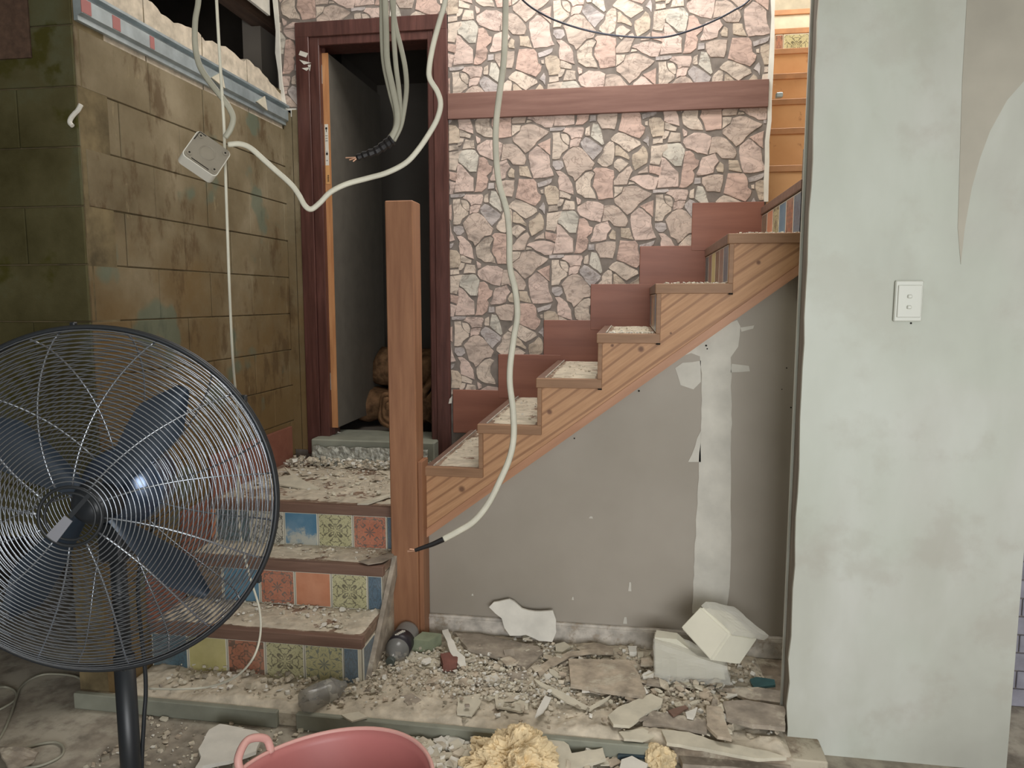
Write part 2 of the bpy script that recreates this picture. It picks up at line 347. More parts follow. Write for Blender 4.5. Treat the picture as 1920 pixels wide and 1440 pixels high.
# stones of the wallpaper unit, traced once, repeated on its half-drop lattice
A = [  # crop A/B pixel polygons (8.727 px per photo px from 840,340)
('grey', [(40,215),(270,205),(285,235),(215,262),(45,268)]),
('pink', [(290,215),(560,215),(575,260),(545,378),(440,375),(380,402),(350,340),(300,300),(240,275)]),
('beige', [(85,300),(195,290),(205,370),(240,430),(330,500),(325,550),(235,620),(200,700),(85,705),(90,500)]),
('beige', [(215,310),(300,315),(330,350),(348,400),(345,480),(325,490),(245,425),(222,370)]),
('pink', [(365,412),(440,385),(535,388),(500,500),(470,518),(400,515),(355,540),(352,480)]),
('beige', [(585,330),(600,230),(662,195),(665,348),(600,350)]),
('green', [(710,155),(790,170),(840,270),(860,350),(888,480),(860,503),(740,415),(675,355),(692,240)]),
('grey', [(520,450),(600,367),(660,392),(868,545),(848,600),(720,733),(690,700),(620,630),(530,500)]),
('brown', [(243,690),(350,560),(420,522),(490,522),(560,562),(640,650),(690,722),(742,780),(700,880),(600,898),(510,998),(440,1055),(410,990),(332,950),(292,820),(247,700)]),
('grey', [(92,740),(180,727),(248,742),(268,830),(210,883),(140,878),(87,810)]),
('beige', [(878,560),(905,505),(970,445),(1030,455),(1046,500),(1043,700),(1020,800),(930,842),(860,828),(785,768),(795,720),(880,612)]),
('beige', [(988,402),(1050,335),(1110,302),(1200,322),(1445,450),(1455,500),(1270,612),(1180,558),(1090,478),(1000,428)]),
('mott', [(1062,512),(1100,505),(1200,592),(1288,702),(1278,735),(1180,690),(1058,668)]),
('beige', [(1042,772),(1100,718),(1150,713),(1272,792),(1130,928),(1042,850)]),
('brown', [(1300,833),(1338,905),(1308,960),(1270,1060),(1253,1122),(1047,1128),(1044,1062),(1120,962),(1250,852)]),
('mott', [(1330,652),(1420,602),(1490,515),(1540,560),(1568,640),(1558,788),(1440,858),(1370,898),(1332,810),(1318,720)]),
('beige', [(1622,522),(1868,492),(1882,560),(1798,640),(1788,720),(1750,822),(1602,798),(1612,602)]),
('red', [(1592,822),(1788,862),(1768,998),(1592,940)]),
('brown', [(1440,918),(1568,835),(1577,938),(1415,956)]),
('pink', [(1288,1050),(1330,1012),(1450,978),(1580,973),(1748,1022),(1728,1100),(1690,1207),(1580,1207),(1440,1138),(1362,1075)]),
('beige', [(1285,1078),(1355,1085),(1378,1112),(1272,1122)]),
('grey', [(1485,440),(1560,340),(1588,400),(1580,540),(1545,480)]),
('red', [(1160,2002),(1395,2012),(1440,2072),(1458,2222),(1515,2272),(1498,2350),(1425,2432),(1300,2385),(1155,2318),(1105,2300)]),
('beige', [(1512,142),(1560,132),(1563,203),(1520,198)]),
('mott', [(1580,100),(1650,67),(1760,82),(1818,150),(1823,368),(1640,383),(1602,270),(1575,190)]),
('beige', [(1645,412),(1798,402),(1798,478),(1642,498)]),
('grey', [(1452,2075),(1700,2005),(1680,2070),(1640,2100),(1470,2145)]),
('pink', [(145,902),(210,893),(260,922),(340,992),(398,1100),(422,1268),(330,1238),(192,1188),(177,1060),(192,980)]),
('beige', [(455,1080),(510,1012),(600,932),(680,908),(748,942),(690,1040),(688,1150),(758,1270),(773,1338),(600,1323),(480,1248),(457,1170)]),
('red', [(722,890),(762,853),(930,862),(1043,902),(1053,1000),(1035,1040),(1040,1328),(880,1348),(812,1348),(782,1250),(717,1140),(742,1000),(757,940)]),
('beige', [(1052,1152),(1192,1157),(1172,1240),(1052,1325)]),
('brown', [(1202,1170),(1310,1142),(1400,1152),(1637,1270),(1618,1300),(1450,1420),(1370,1520),(1262,1598),(1150,1480),(1062,1402),(1058,1342),(1172,1260)]),
('beige', [(207,1205),(260,1217),(388,1290),(373,1343),(207,1308)]),
('beige', [(215,1332),(278,1342),(263,1402),(228,1450),(180,1460),(172,1422)]),
('beige', [(302,1354),(438,1374),(448,1505),(252,1510),(267,1442)]),
('pink', [(467,1304),(543,1352),(538,1410),(490,1430),(472,1372)]),
('pink', [(490,1462),(570,1414),(640,1374),(800,1389),(893,1438),(883,1582),(848,1710),(700,1680),(530,1600),(482,1522)]),
('brown', [(907,1452),(1050,1448),(1120,1482),(1258,1642),(1276,1702),(1243,1780),(1060,1770),(980,1682),(872,1705)]),
('green', [(242,1532),(410,1519),(450,1534),(513,1622),(498,1742),(473,1870),(370,1870),(300,1800),(192,1712),(187,1662)]),
('pink', [(172,1729),(230,1754),(330,1874),(428,1964),(433,2178),(122,2190),(132,2102),(162,1942),(167,1822)]),
('red', [(522,1654),(590,1644),(648,1694),(678,1772),(732,1792),(718,1872),(640,1942),(668,2002),(643,2122),(560,2188),(447,2190),(472,2072),(492,1872)]),
('pink', [(742,1824),(772,1754),(960,1694),(1018,1812),(958,1892),(943,1982),(850,2010),(702,2020),(692,1992),(732,1912)]),
('mott', [(978,1922),(1040,1824),(1090,1864),(1088,1985),(1000,1970)]),
('mott', [(1162,1794),(1298,1804),(1338,1922),(1366,1990),(1170,1950)]),
('pink', [(1322,1594),(1440,1494),(1500,1514),(1638,1642),(1658,1822),(1716,1962),(1600,1990),(1392,1998),(1342,1862),(1312,1682)]),
('red', [(1457,1464),(1668,1374),(1663,1640),(1560,1552)]),
('brown', [(780,2054),(950,2014),(1088,2024),(1078,2172),(1048,2280),(852,2265),(777,2142)]),
('grey', [(672,2054),(758,2054),(763,2142),(662,2150)]),
]
def clip(poly, ax, val, keep_greater):
    out = []
    for i in range(len(poly)):
        a, b = poly[i-1], poly[i]; ina = (a[ax] >= val) == keep_greater; inb = (b[ax] >= val) == keep_greater
        if ina != inb:
            t = (val-a[ax])/(b[ax]-a[ax]); out.append((a[0]+(b[0]-a[0])*t, a[1]+(b[1]-a[1])*t))
        if inb: out.append(b)
    return out
def clipbox(poly, x0, x1, z0, z1):
    for ax, v, g in ((0, x0, True), (0, x1, False), (1, z0, True), (1, z1, False)):
        if len(poly) >= 3: poly = clip(poly, ax, v, g)
    return poly
def areap(p): return abs(sum(p[i-1][0]*p[i][1]-p[i][0]*p[i-1][1] for i in range(len(p))))/2
base = []
for colr, pts in A:
    q = [onY(840+x/8.727, 340+y/8.727, YW) for x, y in pts]; base.append((colr, [(p.x, p.z) for p in q]))
def skyline(x):  # top of stepped skirting
    for x1, z in ((-.641, .953), (-.415, 1.134), (-.188, 1.304), (.042, 1.477), (.279, 1.654)):
        if x < x1: return z
    return 1.85
pieces = []
for i in range(-4, 5):
    for j in range(-5, 5):
        dx = .488*i; dz = -.299*i+.598*j
        for colr, p in base:
            q = [(x+dx, z+dz) for x, z in p]
            for reg in ((-.885, .598, .7, 2.95), (-1.752, -.885, 2.735, 2.95), (-1.752, -1.66, 2.36, 2.735)):
                c = clipbox(q, *reg)
                if len(c) < 3 or areap(c) < 6e-5: continue
                zc = max(z for x, z in c); xm = sum(x for x, z in c)/len(c)
                if reg[0] > -1 and (zc < skyline(xm) or (min(z for x, z in c) > 2.27 and zc < 2.385)): continue
                pieces.append((areap(c), colr, c))
pieces.sort(key=lambda t: -t[0])
rest = MB()
order = list(STC)
for k, (a_, colr, c) in enumerate(pieces):
    cxm = sum(x for x, z in c)/len(c); czm = sum(z for x, z in c)/len(c)
    pts = [Vector((cxm+(x-cxm)*1.02, YW+.001, czm+(z-czm)*1.02)) for x, z in c]
    # roughen outline
    fine = []
    for i in range(len(pts)):
        a, b = pts[i], pts[(i+1) % len(pts)]; fine.append(a)
        if (b-a).length > .035:
            mid = (a+b)/2; d = (b-a).normalized(); nn = Vector((-d.z, 0, d.x)); fine.append(mid+nn*random.uniform(-.003, .003))
    off = (0, -random.uniform(.0035, .005), 0)
    if k < 299: MB().prism(fine, off, .0022).build('stone', M['st_'+colr], wall_back)
    else: rest.prism(fine, off, .0015, m=order.index(colr))
if rest.v: rest.build('stone_chips', [M['st_'+q] for q in order], wall_back, kind='stuff')
# stepped red skirting panels on the back wall
TX_ = [-.56, -.33, -.105, .105, .355, .60]; xs = [-.874, -.641, -.415, -.188, .042, .279, .60]; zt = [.953, 1.134, 1.304, 1.477, 1.654, 1.85]
for i in range(6): MB().box((xs[i], YW-.014-(i % 2)*.001, zt[i]-.22), (TX_[i], YW, zt[i]), .002).build('skirting_panel', M['skirt'], wall_back)
# dado board, torn left edge, right broken edge
MB().box((-.885, YW-.022, 2.268), (.60, YW, 2.388), .002).build('dado_board', M['rail'], wall_back)
edge = [onY(x, y, YW-.006) for x, y in [(513, 0), (516, 30), (519, 60), (518, 100), (524, 140), (527, 180), (533, 203), (540, 207), (536, 190), (530, 150), (527, 100), (525, 50), (521, 0)]]
MB().prism(edge, (0, -.012, 0)).build('torn_plaster_edge', M['white'], wall_back)
ch = [onY(x, y, YW-.004) for x, y in [(534, 204), (557, 204), (557, 222), (536, 217)]]; MB().prism(ch, (0, -.008, 0)).build('plaster_patch', M['white'], wall_back)
ed = []; ed2 = []
for i in range(14):
    z = 1.85+i*.09; ed.append((.598+random.uniform(-.004, .004), YW-.008, z)); ed2.append((.616+random.uniform(-.004, .004), YW-.008, z))
MB().prism(ed+ed2[::-1], (0, .03, 0)).build('torn_plaster_edge', M['white'], wall_back)
# --- left block wall (runs in depth) and the olive face
XL = -1.732
wl = MB(); wl.box((-1.87, 2.165, 0), (XL-.006, 3.6, 2.44)); wall_left = wl.build('wall_left', M['mortar'], kind='structure')
meshcache = {}
def block(parent, a, b, mat, key):
    a = Vector(a); b = Vector(b); c = (a+b)/2; sz = tuple(round(abs(b[i]-a[i]), 3) for i in range(3))
    if (sz, key) not in meshcache:
        mb = MB().box(-Vector(sz)/2, Vector(sz)/2, .0022)
        me = bpy.data.meshes.new('block'); me.from_pydata([tuple(v) for v in mb.v], [], mb.f); me.materials.append(mat); meshcache[(sz, key)] = me
    o = bpy.data.objects.new('block', meshcache[(sz, key)]); col.objects.link(o); o.parent = parent; o.location = c-WO[parent.name]; return o
zj = 2.07; hgt = .185
k = 0; z = zj-hgt*11
Yj = [onX(220, 150, XL).y, onX(333, 175, XL).y]; pitch = max(.30, min(.42, Yj[1]-Yj[0]))
while z < 2.2:
    y0 = Yj[0]-4*pitch + (0 if k % 2 == 0 else pitch/2) - (pitch/2 if False else 0); y = y0
    while y < 3.6:
        a = max(y, 2.163); b = min(y+pitch, 3.6)
        if b-a > .008 and z+hgt > .0: block(wall_left, (XL-.03, a+.0018, max(z, 0)+.0018), (XL+random.uniform(-.002, .002), b-.0018, z+hgt-.0018), M['block'], 'b')
        y += pitch
    z += hgt; k += 1
# exposed broken cream blocks above the channel
cuts = [2.165, onX(272, 40, XL).y, onX(380, 95, XL).y, onX(465, 135, XL).y, 3.585]
for i in range(4):
    a, b = cuts[i]+.004, cuts[i+1]-.004; n_ = 14; top = []
    for j in range(n_+1):
        t = a+(b-a)*j/n_; base_z = (2.70 if t < 2.42 else 2.472) - .055*max(0, (t-3.38)/.2)
        top.append((XL-.004, t+random.uniform(-.004, .004), base_z+.045*mnoise.noise(Vector((t*5, 0, 1)))+.022*mnoise.noise(Vector((t*17, 0, 4)))))
    poly = [(XL-.004, a, 2.25), (XL-.004, b, 2.25)]+top[::-1]
    mb = MB(); P0 = [Vector(p) for p in poly]; P1 = [p+Vector((-.03, 0, 0)) for p in P0]; P2 = [p+Vector((-.12, 0, (.03*mnoise.noise(Vector((p.y*12, 3, 9)))-.01 if p.z > 2.35 else 0))) for p in P0]
    m_ = len(P0); mb.add(P0+P1+P2, [tuple(range(m_))]+[(r*m_+q, r*m_+(q+1) % m_, (r+1)*m_+(q+1) % m_, (r+1)*m_+q) for r in (0, 1) for q in range(m_)]+[tuple(range(2*m_, 3*m_))[::-1]])
    mb.build('broken_block', M['rawblock'], wall_left)
# torn dark plank strip beside door frame
MB().box((-1.733, YW-.012, .62), (-1.69, YW, 2.345), .002).build('wall_plank', M['block'], wall_back)
MB().box((-1.687, YW-.014, .62), (-1.655, YW, 2.345), .002).build('wall_plank', M['block'], wall_back)
# olive face wall, turned to camera
wo = MB(); wo.box((-3.0, 2.166, .62), (XL-.001, 2.30, 3.2)); wall_ol = wo.build('wall_front_left', M['mortar'], kind='structure')
k = 0; z = zj-hgt*8
while z < 3.1:
    x = XL-.39*(.55 if k % 2 else 1); first = True; xr = XL-.002
    while xr > -3.0:
        xl = x; block(wall_ol, (xl+.002, 2.158+random.uniform(-.0015, .0015), z+.002), (xr-.002, 2.19, z+hgt-.002), M['olive'] if k % 1 == 0 else M['olive'], 'o')
        xr = xl; x -= .39
    z += hgt; k += 1
MB().box((-2.60, 2.150, 2.16), (onY(54, 30, 2.155).x, 2.158, 2.52), .001).build('dark_patch', M['beamw'], wall_ol, label='dark brown bare patch')
lc = MB(); lc.tube(catmull([onY(x, y, 2.14) for x, y in [(152, 196), (146, 207), (140, 213), (133, 222), (131, 230), (136, 236)]], 4), .007, 8)
tag(lc.build('filler_lump', M['white']), 'small ragged white lump stuck on the olive block corner', 'filler')
# recess below the olive face
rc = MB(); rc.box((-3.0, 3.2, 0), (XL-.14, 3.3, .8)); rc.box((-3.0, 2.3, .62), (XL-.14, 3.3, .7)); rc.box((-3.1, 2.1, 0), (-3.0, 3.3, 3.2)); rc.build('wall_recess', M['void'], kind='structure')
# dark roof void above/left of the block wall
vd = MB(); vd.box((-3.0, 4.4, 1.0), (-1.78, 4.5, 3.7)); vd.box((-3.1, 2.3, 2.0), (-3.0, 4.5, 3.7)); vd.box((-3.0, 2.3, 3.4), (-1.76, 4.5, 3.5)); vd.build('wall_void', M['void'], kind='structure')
b0 = onX(425, 0, -1.86); bm_ = MB(); bm_.box((-1.95, 2.6, 2.80), (-1.86, 4.3, 2.95), .003); tag(bm_.build('roof_beam', M['beamw']), 'dark brown timber beam in the roof void above the broken blocks', 'beam')
wp = [onX(x, y, -1.80) for x, y in [(452, -30), (514, -30), (513, 44)]]
wp = MB().box((-1.80, 2.95, 2.80), (-1.785, 3.59, 3.3)); tag(wp.build('ceiling_board', M['white']), 'torn white plasterboard sheet beside the stone wallpaper at the top', 'board')
# steel channel
c1, c2 = 2.168, 3.585; chn = MB()
prof = [(0, 2.27), (.014, 2.27), (.014, 2.285), (.028, 2.292), (.028, 2.338), (.014, 2.345), (.014, 2.352), (.036, 2.355), (.036, 2.364), (0, 2.364)]
chn.prism([(XL+a, c1, b) for a, b in prof], (0, c2-c1, 0))
cho = chn.build('steel_channel', M['steel'], None, label='galvanised blue grey steel channel fixed along the top of the block wall', cat='channel')
for (p0, p1) in ((155, 173), (212, 226), (280, 288)):
    ya = onX(p0, 60, XL+.028).y; yb = onX(p1, 60, XL+.028).y; MB().box((XL+.027, ya, 2.294), (XL+.0295, yb, 2.336)).build('primer_patch', M['redlead'], cho, label='reddish primer patch')
for p0 in (395, 478):
    ya = onX(p0, 150, XL+.03).y; MB().prism([(XL+.03, ya, 2.30), (XL+.03, ya+.10, 2.285), (XL+.03, ya+.08, 2.345)], (.006, 0, 0)).build('torn_tab', M['cream'], cho, label='cream cardboard tab')
# red skirting on left wall
for (a, b, zz) in ((2.345, 2.57, .40), (2.57, 2.79, .575), (2.79, 3.54, .752)): MB().box((XL, a, zz-.18), (XL+.014, b, zz), .002).build('skirting_panel', M['skirt'], wall_left)
# --- under-stair wall
uw = MB(); uw.prism([(-.80, 2.79, .05), (.62, 2.79, .05), (.62, 2.79, 1.52), (-.80, 2.79, .45)], (0, .05, 0)); wall_u = uw.build('wall_under_stairs', M['greywall'], kind='structure')
def rough(pts, amp=.004, seg=.03):
    out = []
    for i in range(len(pts)):
        a, b = Vector(pts[i]), Vector(pts[(i+1) % len(pts)]); k_ = max(1, int((b-a).length/seg))
        for j in range(k_):
            p = a+(b-a)*(j/k_); out.append(p+(Vector((random.uniform(-amp, amp), 0, random.uniform(-amp, amp))) if j else Vector()))
    return out
for pts in ([(1298, 1150), (1306, 960), (1310, 880), (1314, 800), (1316, 700), (1312, 668), (1296, 662), (1278, 668), (1264, 672), (1285, 655), (1318, 634), (1345, 618), (1382, 600), (1388, 612), (1384, 650), (1370, 670), (1372, 760), (1370, 860), (1371, 1000), (1368, 1100), (1362, 1150)],
            [(1388, 614), (1414, 610), (1412, 616), (1390, 622)], [(1372, 682), (1404, 686), (1406, 696), (1370, 698)], [(1290, 866), (1314, 808), (1314, 866)],
            [(1266, 690), (1280, 680), (1314, 676), (1314, 716), (1300, 730), (1276, 722)]):
    MB().prism(rough([onY(x, y, 2.7895) for x, y in pts], .0025), (0, -.0015, 0)).build('joint_compound', M['joint'], wall_u, label='white joint compound smear')
bb = MB(); bb.box((-.79, 2.772, .05), (.62, 2.79, .135), .003); bb.box((-.79, 2.768, .118), (.62, 2.79, .126)); bb.build('baseboard_under_stairs', M['baseb'], kind='structure')
for (x, y, rr) in ((1198, 733, 2), (1077, 822, 1.6), (1475, 690, 1.4), (1483, 764, 1.6), (1466, 730, 1), (1324, 648, 2), (1326, 654, 1.4)):
    p = onY(x, y, 2.7875); MB().lathe([(rr*.0018, 0), (rr*.0018, .0012)], p, (0, -1, 0), 8).build('screw_mark', M['hole'], wall_u)
for (x, y, hx, hy) in ((1181, 1100, 3, 9), (1172, 1163, 4, 7), (1074, 1122, 2, 3), (886, 1115, 2, 2), (1108, 970, 4, 2)):
    p = onY(x, y, 2.789); k_ = .0020; MB().prism(rough([p+Vector((-hx*k_, 0, -hy*k_)), p+Vector((hx*k_, 0, -hy*k_)), p+Vector((hx*k_*.6, 0, hy*k_)), p+Vector((-hx*k_*.4, 0, hy*k_))], .001, .01), (0, -.001, 0)).build('plaster_splash', M['joint'], wall_u)
# --- pillar / partition on the right
PX0, PX1, PY = .513, 1.135, 2.262
ragged = [(.505+random.uniform(-.004, .004), PY, 0.0+i*.075) for i in range(35)]
pm = MB(); pm.prism(ragged+[(PX1, PY, 2.55), (PX1, PY, 0)], (0, .012, 0)); wall_right = pm.build('wall_right', M['plaster'], kind='structure')
MB().box((.512, PY+.012, 0), (.56, PY+.10, 3.2)).build('wall_stud', M['studwood'], wall_right, label='grey timber stud in wall end')
MB().box((.505, PY+.10, 0), (PX1, PY+.112, 3.2)).build('back_lining', M['plaster'], wall_right)
MB().box((PX1-.03, PY+.012, 0), (PX1, PY+.10, 3.2)).build('wall_stud', M['studwood'], wall_right)
arch = [(1.14, PY, 2.10), (1.045, PY, 1.994), (1.002, PY, 1.94), (.965, PY, 1.86), (.945, PY, 1.79), (.929, PY, 1.71), (.918, PY, 1.60), (.914, PY, 1.50), (.92, PY, 1.38), (1.134, PY, 1.38)]
arch = [(x if x < PX1 else PX1-.001, y, z_) for x, y, z_ in arch]
MB().prism([(.882, PY, 2.55), (.886, PY, 2.0), (.90, PY, 1.6), (.914, PY, 1.50), (.918, PY, 1.60), (.929, PY, 1.71), (.945, PY, 1.79), (.965, PY, 1.86), (1.002, PY, 1.94), (1.045, PY, 1.994), (1.134, PY, 2.09), (1.134, PY, 2.55)], (0, -.0015, 0)).build('arch_patch', M['archbrown'], wall_right, label='brownish raised patch above the arch line')  # thin raised patch in a browner tone, bounded by the arch curve
# switch
swp = [onY(x, y, PY-.004) for x, y in [(1679, 526), (1731, 526), (1727, 603), (1673, 601)]]
sx0, sx1 = (swp[0].x+swp[3].x)/2, (swp[1].x+swp[2].x)/2; sz0, sz1 = swp[2].z, swp[0].z
sw = thing('light_switch', ((sx0+sx1)/2, PY, sz0), 'white two gang vertical light switch on the plastered pillar', 'switch')
MB().box((sx0, PY-.011, sz0), (sx1, PY-.002, sz1), .003).build('back_plate', M['switch'], sw)
MB().box((sx0+.007, PY-.015, sz0+.012), (sx1-.005, PY-.011, sz1-.013), .0015).build('cover_plate', M['switch'], sw)
cxs = (sx0+sx1)/2
for dz in (.62, .36): MB().box((cxs-.006, PY-.020, sz0+(sz1-sz0)*dz-.006), (cxs+.006, PY-.015, sz0+(sz1-sz0)*dz+.004), .002).build('rocker', M['switch'], sw)
h_ = onY(1708, 606, PY); MB().box((h_.x-.0025, PY-.0008, h_.z-.0025), (h_.x+.0025, PY+.001, h_.z+.0025)).build('screw_hole', M['hole'], wall_right)
# blue grey brick-pattern surface beyond the pillar
wr = MB(); wr.box((1.0, 2.66, 0), (1.95, 2.72, 1.2)); wbr = wr.build('wall_far_right', M['grout'], kind='structure'); z = 0; k = 0
while z < 1.15:
    x = 1.05-(.11 if k % 2 else 0)
    while x < 1.7: block(wbr, (x+.002, 2.652, z+.002), (x+.198, 2.67, z+.063), M['stonegrey'], 'g'); x += .2
    z += .065; k += 1
# room shell behind camera, ceilings
sh = MB(); sh.box((-3.1, -2.1, 2.6), (2.2, 2.2, 2.7)); sh.build('ceiling', M['white'], kind='structure')
s2 = MB(); s2.box((-3.1, -2.1, 0), (-3.0, 2.2, 2.6)); s2.build('wall_west', M['dimwall'], kind='structure')
s3 = MB(); s3.box((2.1, -2.1, 0), (2.2, 3.0, 2.6)); s3.build('wall_east', M['dimwall'], kind='structure')
s4 = MB(); s4.box((-3.0, -2.1, 0), (-.3, -2.0, 2.6)); s4.box((-.3, -2.1, 0), (2.1, -2.0, .5)); s4.box((-.3, -2.1, 2.2), (2.1, -2.0, 2.6)); s4.build('wall_south', M['dimwall'], kind='structure')
s5 = MB(); s5.box((-1.76, 2.1, 2.7), (2.2, 2.2, 4.2)); s5.box((-1.76, 2.1, 4.2), (2.2, 7, 4.3)); s5.build('ceiling_stairwell', M['white'], kind='structure')
# ================================================================ DOOR
dr = thing('door_frame', (-1.27, YW, .70), 'dark red brown timber door frame around the dark doorway', 'door frame')
def jamb(name, a, b, par=dr): MB().box(a, b, .003).build(name, M['jamb'], par)
jamb('architrave', (-1.655, YW-.020, .60), (-1.585, YW, 2.755)); jamb('architrave', (-.955, YW-.020, .60), (-.885, YW, 2.755)); jamb('architrave', (-1.655, YW-.021, 2.685), (-.885, YW-.001, 2.756))
jamb('jamb_post', (-1.585, YW-.012, .60), (-1.535, YW+.13, 2.69)); jamb('jamb_post', (-.985, YW-.012, .60), (-.955, YW+.13, 2.69)); jamb('head_jamb', (-1.585, YW-.011, 2.645), (-.955, YW+.13, 2.69))
MB().box((-1.535, YW+.03, .70), (-1.522, YW+.045, 2.645)).build('door_stop', M['jamb'], dr); MB().box((-.998, YW+.03, .70), (-.985, YW+.045, 2.645)).build('door_stop', M['jamb'], dr)
for pts in ([(563, 95), (578, 100), (574, 108), (560, 103)], [(561, 112), (584, 118), (570, 121)], [(566, 128), (582, 126), (575, 133)], [(577, 122), (583, 121), (581, 134)], [(843, 748), (848, 742), (847, 756), (841, 757)]):
    MB().prism([onY(x, y, YW-.0208) for x, y in pts], (0, -.0008, 0)).build('plaster_scuff', M['joint'], dr, label='white plaster scuff')
lf = thing('door_leaf', (-1.50, YW+.05, .71), 'pale grey flush door standing open into the dark room', 'door')
xl0 = onY(605, 300, YW+.03).x; xl1 = onY(622, 300, YW+.03).x
MB().box((xl1-.038, YW+.03, .735), (xl1-.003, YW+.80, 2.62), .001).build('door_panel', M['doorface'], lf)
MB().box((xl1-.038, YW+.024, .735), (xl1-.003, YW+.030, 2.62)).build('lipping', M['doorcore'], lf, label='raw orange timber door edge')
for pz in (onY(606, 137, YW).z, onY(626, 716, YW).z):
    hg = MB().box((xl1-.052, YW+.016, pz-.045), (xl1-.034, YW+.022, pz+.045)).build('hinge', M['steel'], lf); MB().tube([(xl1-.040, YW+.016, pz-.045), (xl1-.040, YW+.016, pz+.045)], .005).build('hinge_pin', M['steel'], hg)
la, lb = onY(613, 233, YW+.024), onY(620, 310, YW+.024); lc_ = onY(622, 345, YW+.024)
lab = MB().box((xl1-.030, YW+.0225, lb.z), (xl1-.012, YW+.024, la.z)).build('label', M['boxw'], lf, label='white paper strip label')
mk = MB()
for (zz, ww, hh) in ((.90, .010, .010), (.84, .003, .012), (.72, .012, .002), (.66, .012, .002), (.60, .012, .002), (.28, .008, .012), (.12, .004, .004)):
    zc = lb.z+(la.z-lb.z)*zz; mk.box((xl1-.021-ww/2, YW+.0218, zc-hh/2), (xl1-.021+ww/2, YW+.0226, zc+hh/2))
mk.tube([(xl1-.027, YW+.0220, lb.z+.055), (xl1-.015, YW+.0220, lb.z+.055), (xl1-.021, YW+.0220, lb.z+.070)], .0008, 4, closed=True); mk.build('printed_mark', M['tape'], lab, kind='stuff')
lo2 = MB().box((xl1-.030, YW+.0225, lc_.z), (xl1-.010, YW+.024, lb.z)).build('label', simple('orange_label', (214, 156, 92), .5), lf, label='orange barcode label'); bc = MB()
for i in range(7): bc.box((xl1-.022, YW+.0218, lc_.z+.012+i*.005), (xl1-.013, YW+.0226, lc_.z+.0145+i*.005))
bc.build('barcode', M['tape'], lo2, kind='stuff')
# dark room
rm = MB(); rm.box((-1.9, 3.73, .55), (-.1, 5.6, .66)); rm.box((-1.9, 5.5, .6), (-.1, 5.6, 3.1)); rm.box((-2.0, 3.71, .6), (-1.9, 5.6, 3.1)); rm.box((-.2, 3.71, .6), (-.1, 5.6, 3.1)); rm.box((-2.0, 3.71, 3.0), (-.1, 5.6, 3.1))
rm.build('wall_dark_room', M['dimwall'], kind='structure')
th = MB(); th.box((-1.60, 3.5, .57), (-.95, 3.80, .695), .006); tag(th.build('threshold_step', M['slabedge']), 'grey concrete threshold step under the doorway', 'step')
fo = MB(); nx, ny = 40, 7
V_ = [(-1.575+.60*i/nx, 3.475-.05*j/ny+.012*mnoise.noise(Vector((i*.5, j*.9, 2))), .665-.085*(j/ny)+.012*mnoise.noise(Vector((i*.35, j*.6, 0)))) for j in range(ny+1) for i in range(nx+1)]
fo.add(V_, [(j*(nx+1)+i, j*(nx+1)+i+1, (j+1)*(nx+1)+i+1, (j+1)*(nx+1)+i) for j in range(ny) for i in range(nx)]); tag(fo.build('plastic_film', M['foil']), 'crumpled shiny clear plastic film along the threshold step', 'plastic film')
# insulation rolls
def roll(c, r, L, ax, lab, seed):
    ax = Vector(ax).normalized(); u = Vector((0, 0, 1)); v = ax.cross(u); n_ = 70; o_, i_ = [], []
    mb = MB(); pts = []
    for k in range(n_):
        t = k/n_*5.2*math.pi; rr = r*(.25+.75*k/n_); pts.append((t, rr))
    V = []; nl = 6
    for (t, rr) in pts:
        for s in range(nl+1):
            for dr_ in (0, r*.2):
                q = Vector(c)+ax*(L*(s/nl-.5))+(u*math.sin(t)*.85+v*math.cos(t))*(rr+dr_)
                q += Vector([mnoise.noise(q*9+Vector((seed, a, 0))) for a in (0, 7, 13)])*r*.28; V.append(q)
    f = []; W = (nl+1)*2
    for k in range(n_-1):
        for s in range(nl):
            a = k*W+s*2; b = a+W
            f += [(a, a+2, b+2, b), (a+1, b+1, b+3, a+3)]
        f += [(k*W, (k+1)*W, (k+1)*W+1, k*W+1), (k*W+nl*2, k*W+nl*2+1, (k+1)*W+nl*2+1, (k+1)*W+nl*2)]
    mb.add(V, f); tag(mb.build('insulation_roll', M['wool'], smooth=True), lab, 'insulation', 'insulation rolls in the doorway')
roll((-1.19, 3.93, .80), .115, .36, (-.25, -1, 0), 'brown glasswool roll at the front behind the newel post', 1)
roll((-1.42, 4.18, .78), .11, .30, (1, .2, 0), 'brown glasswool batt low against the open door', 2)
roll((-1.02, 4.05, .84), .15, .34, (.2, -1, 0), 'brown glasswool roll right side of the doorway', 3)
roll((-1.28, 4.25, .98), .13, .4, (1, -.3, 0), 'brown glasswool batt on top of the pile', 4)
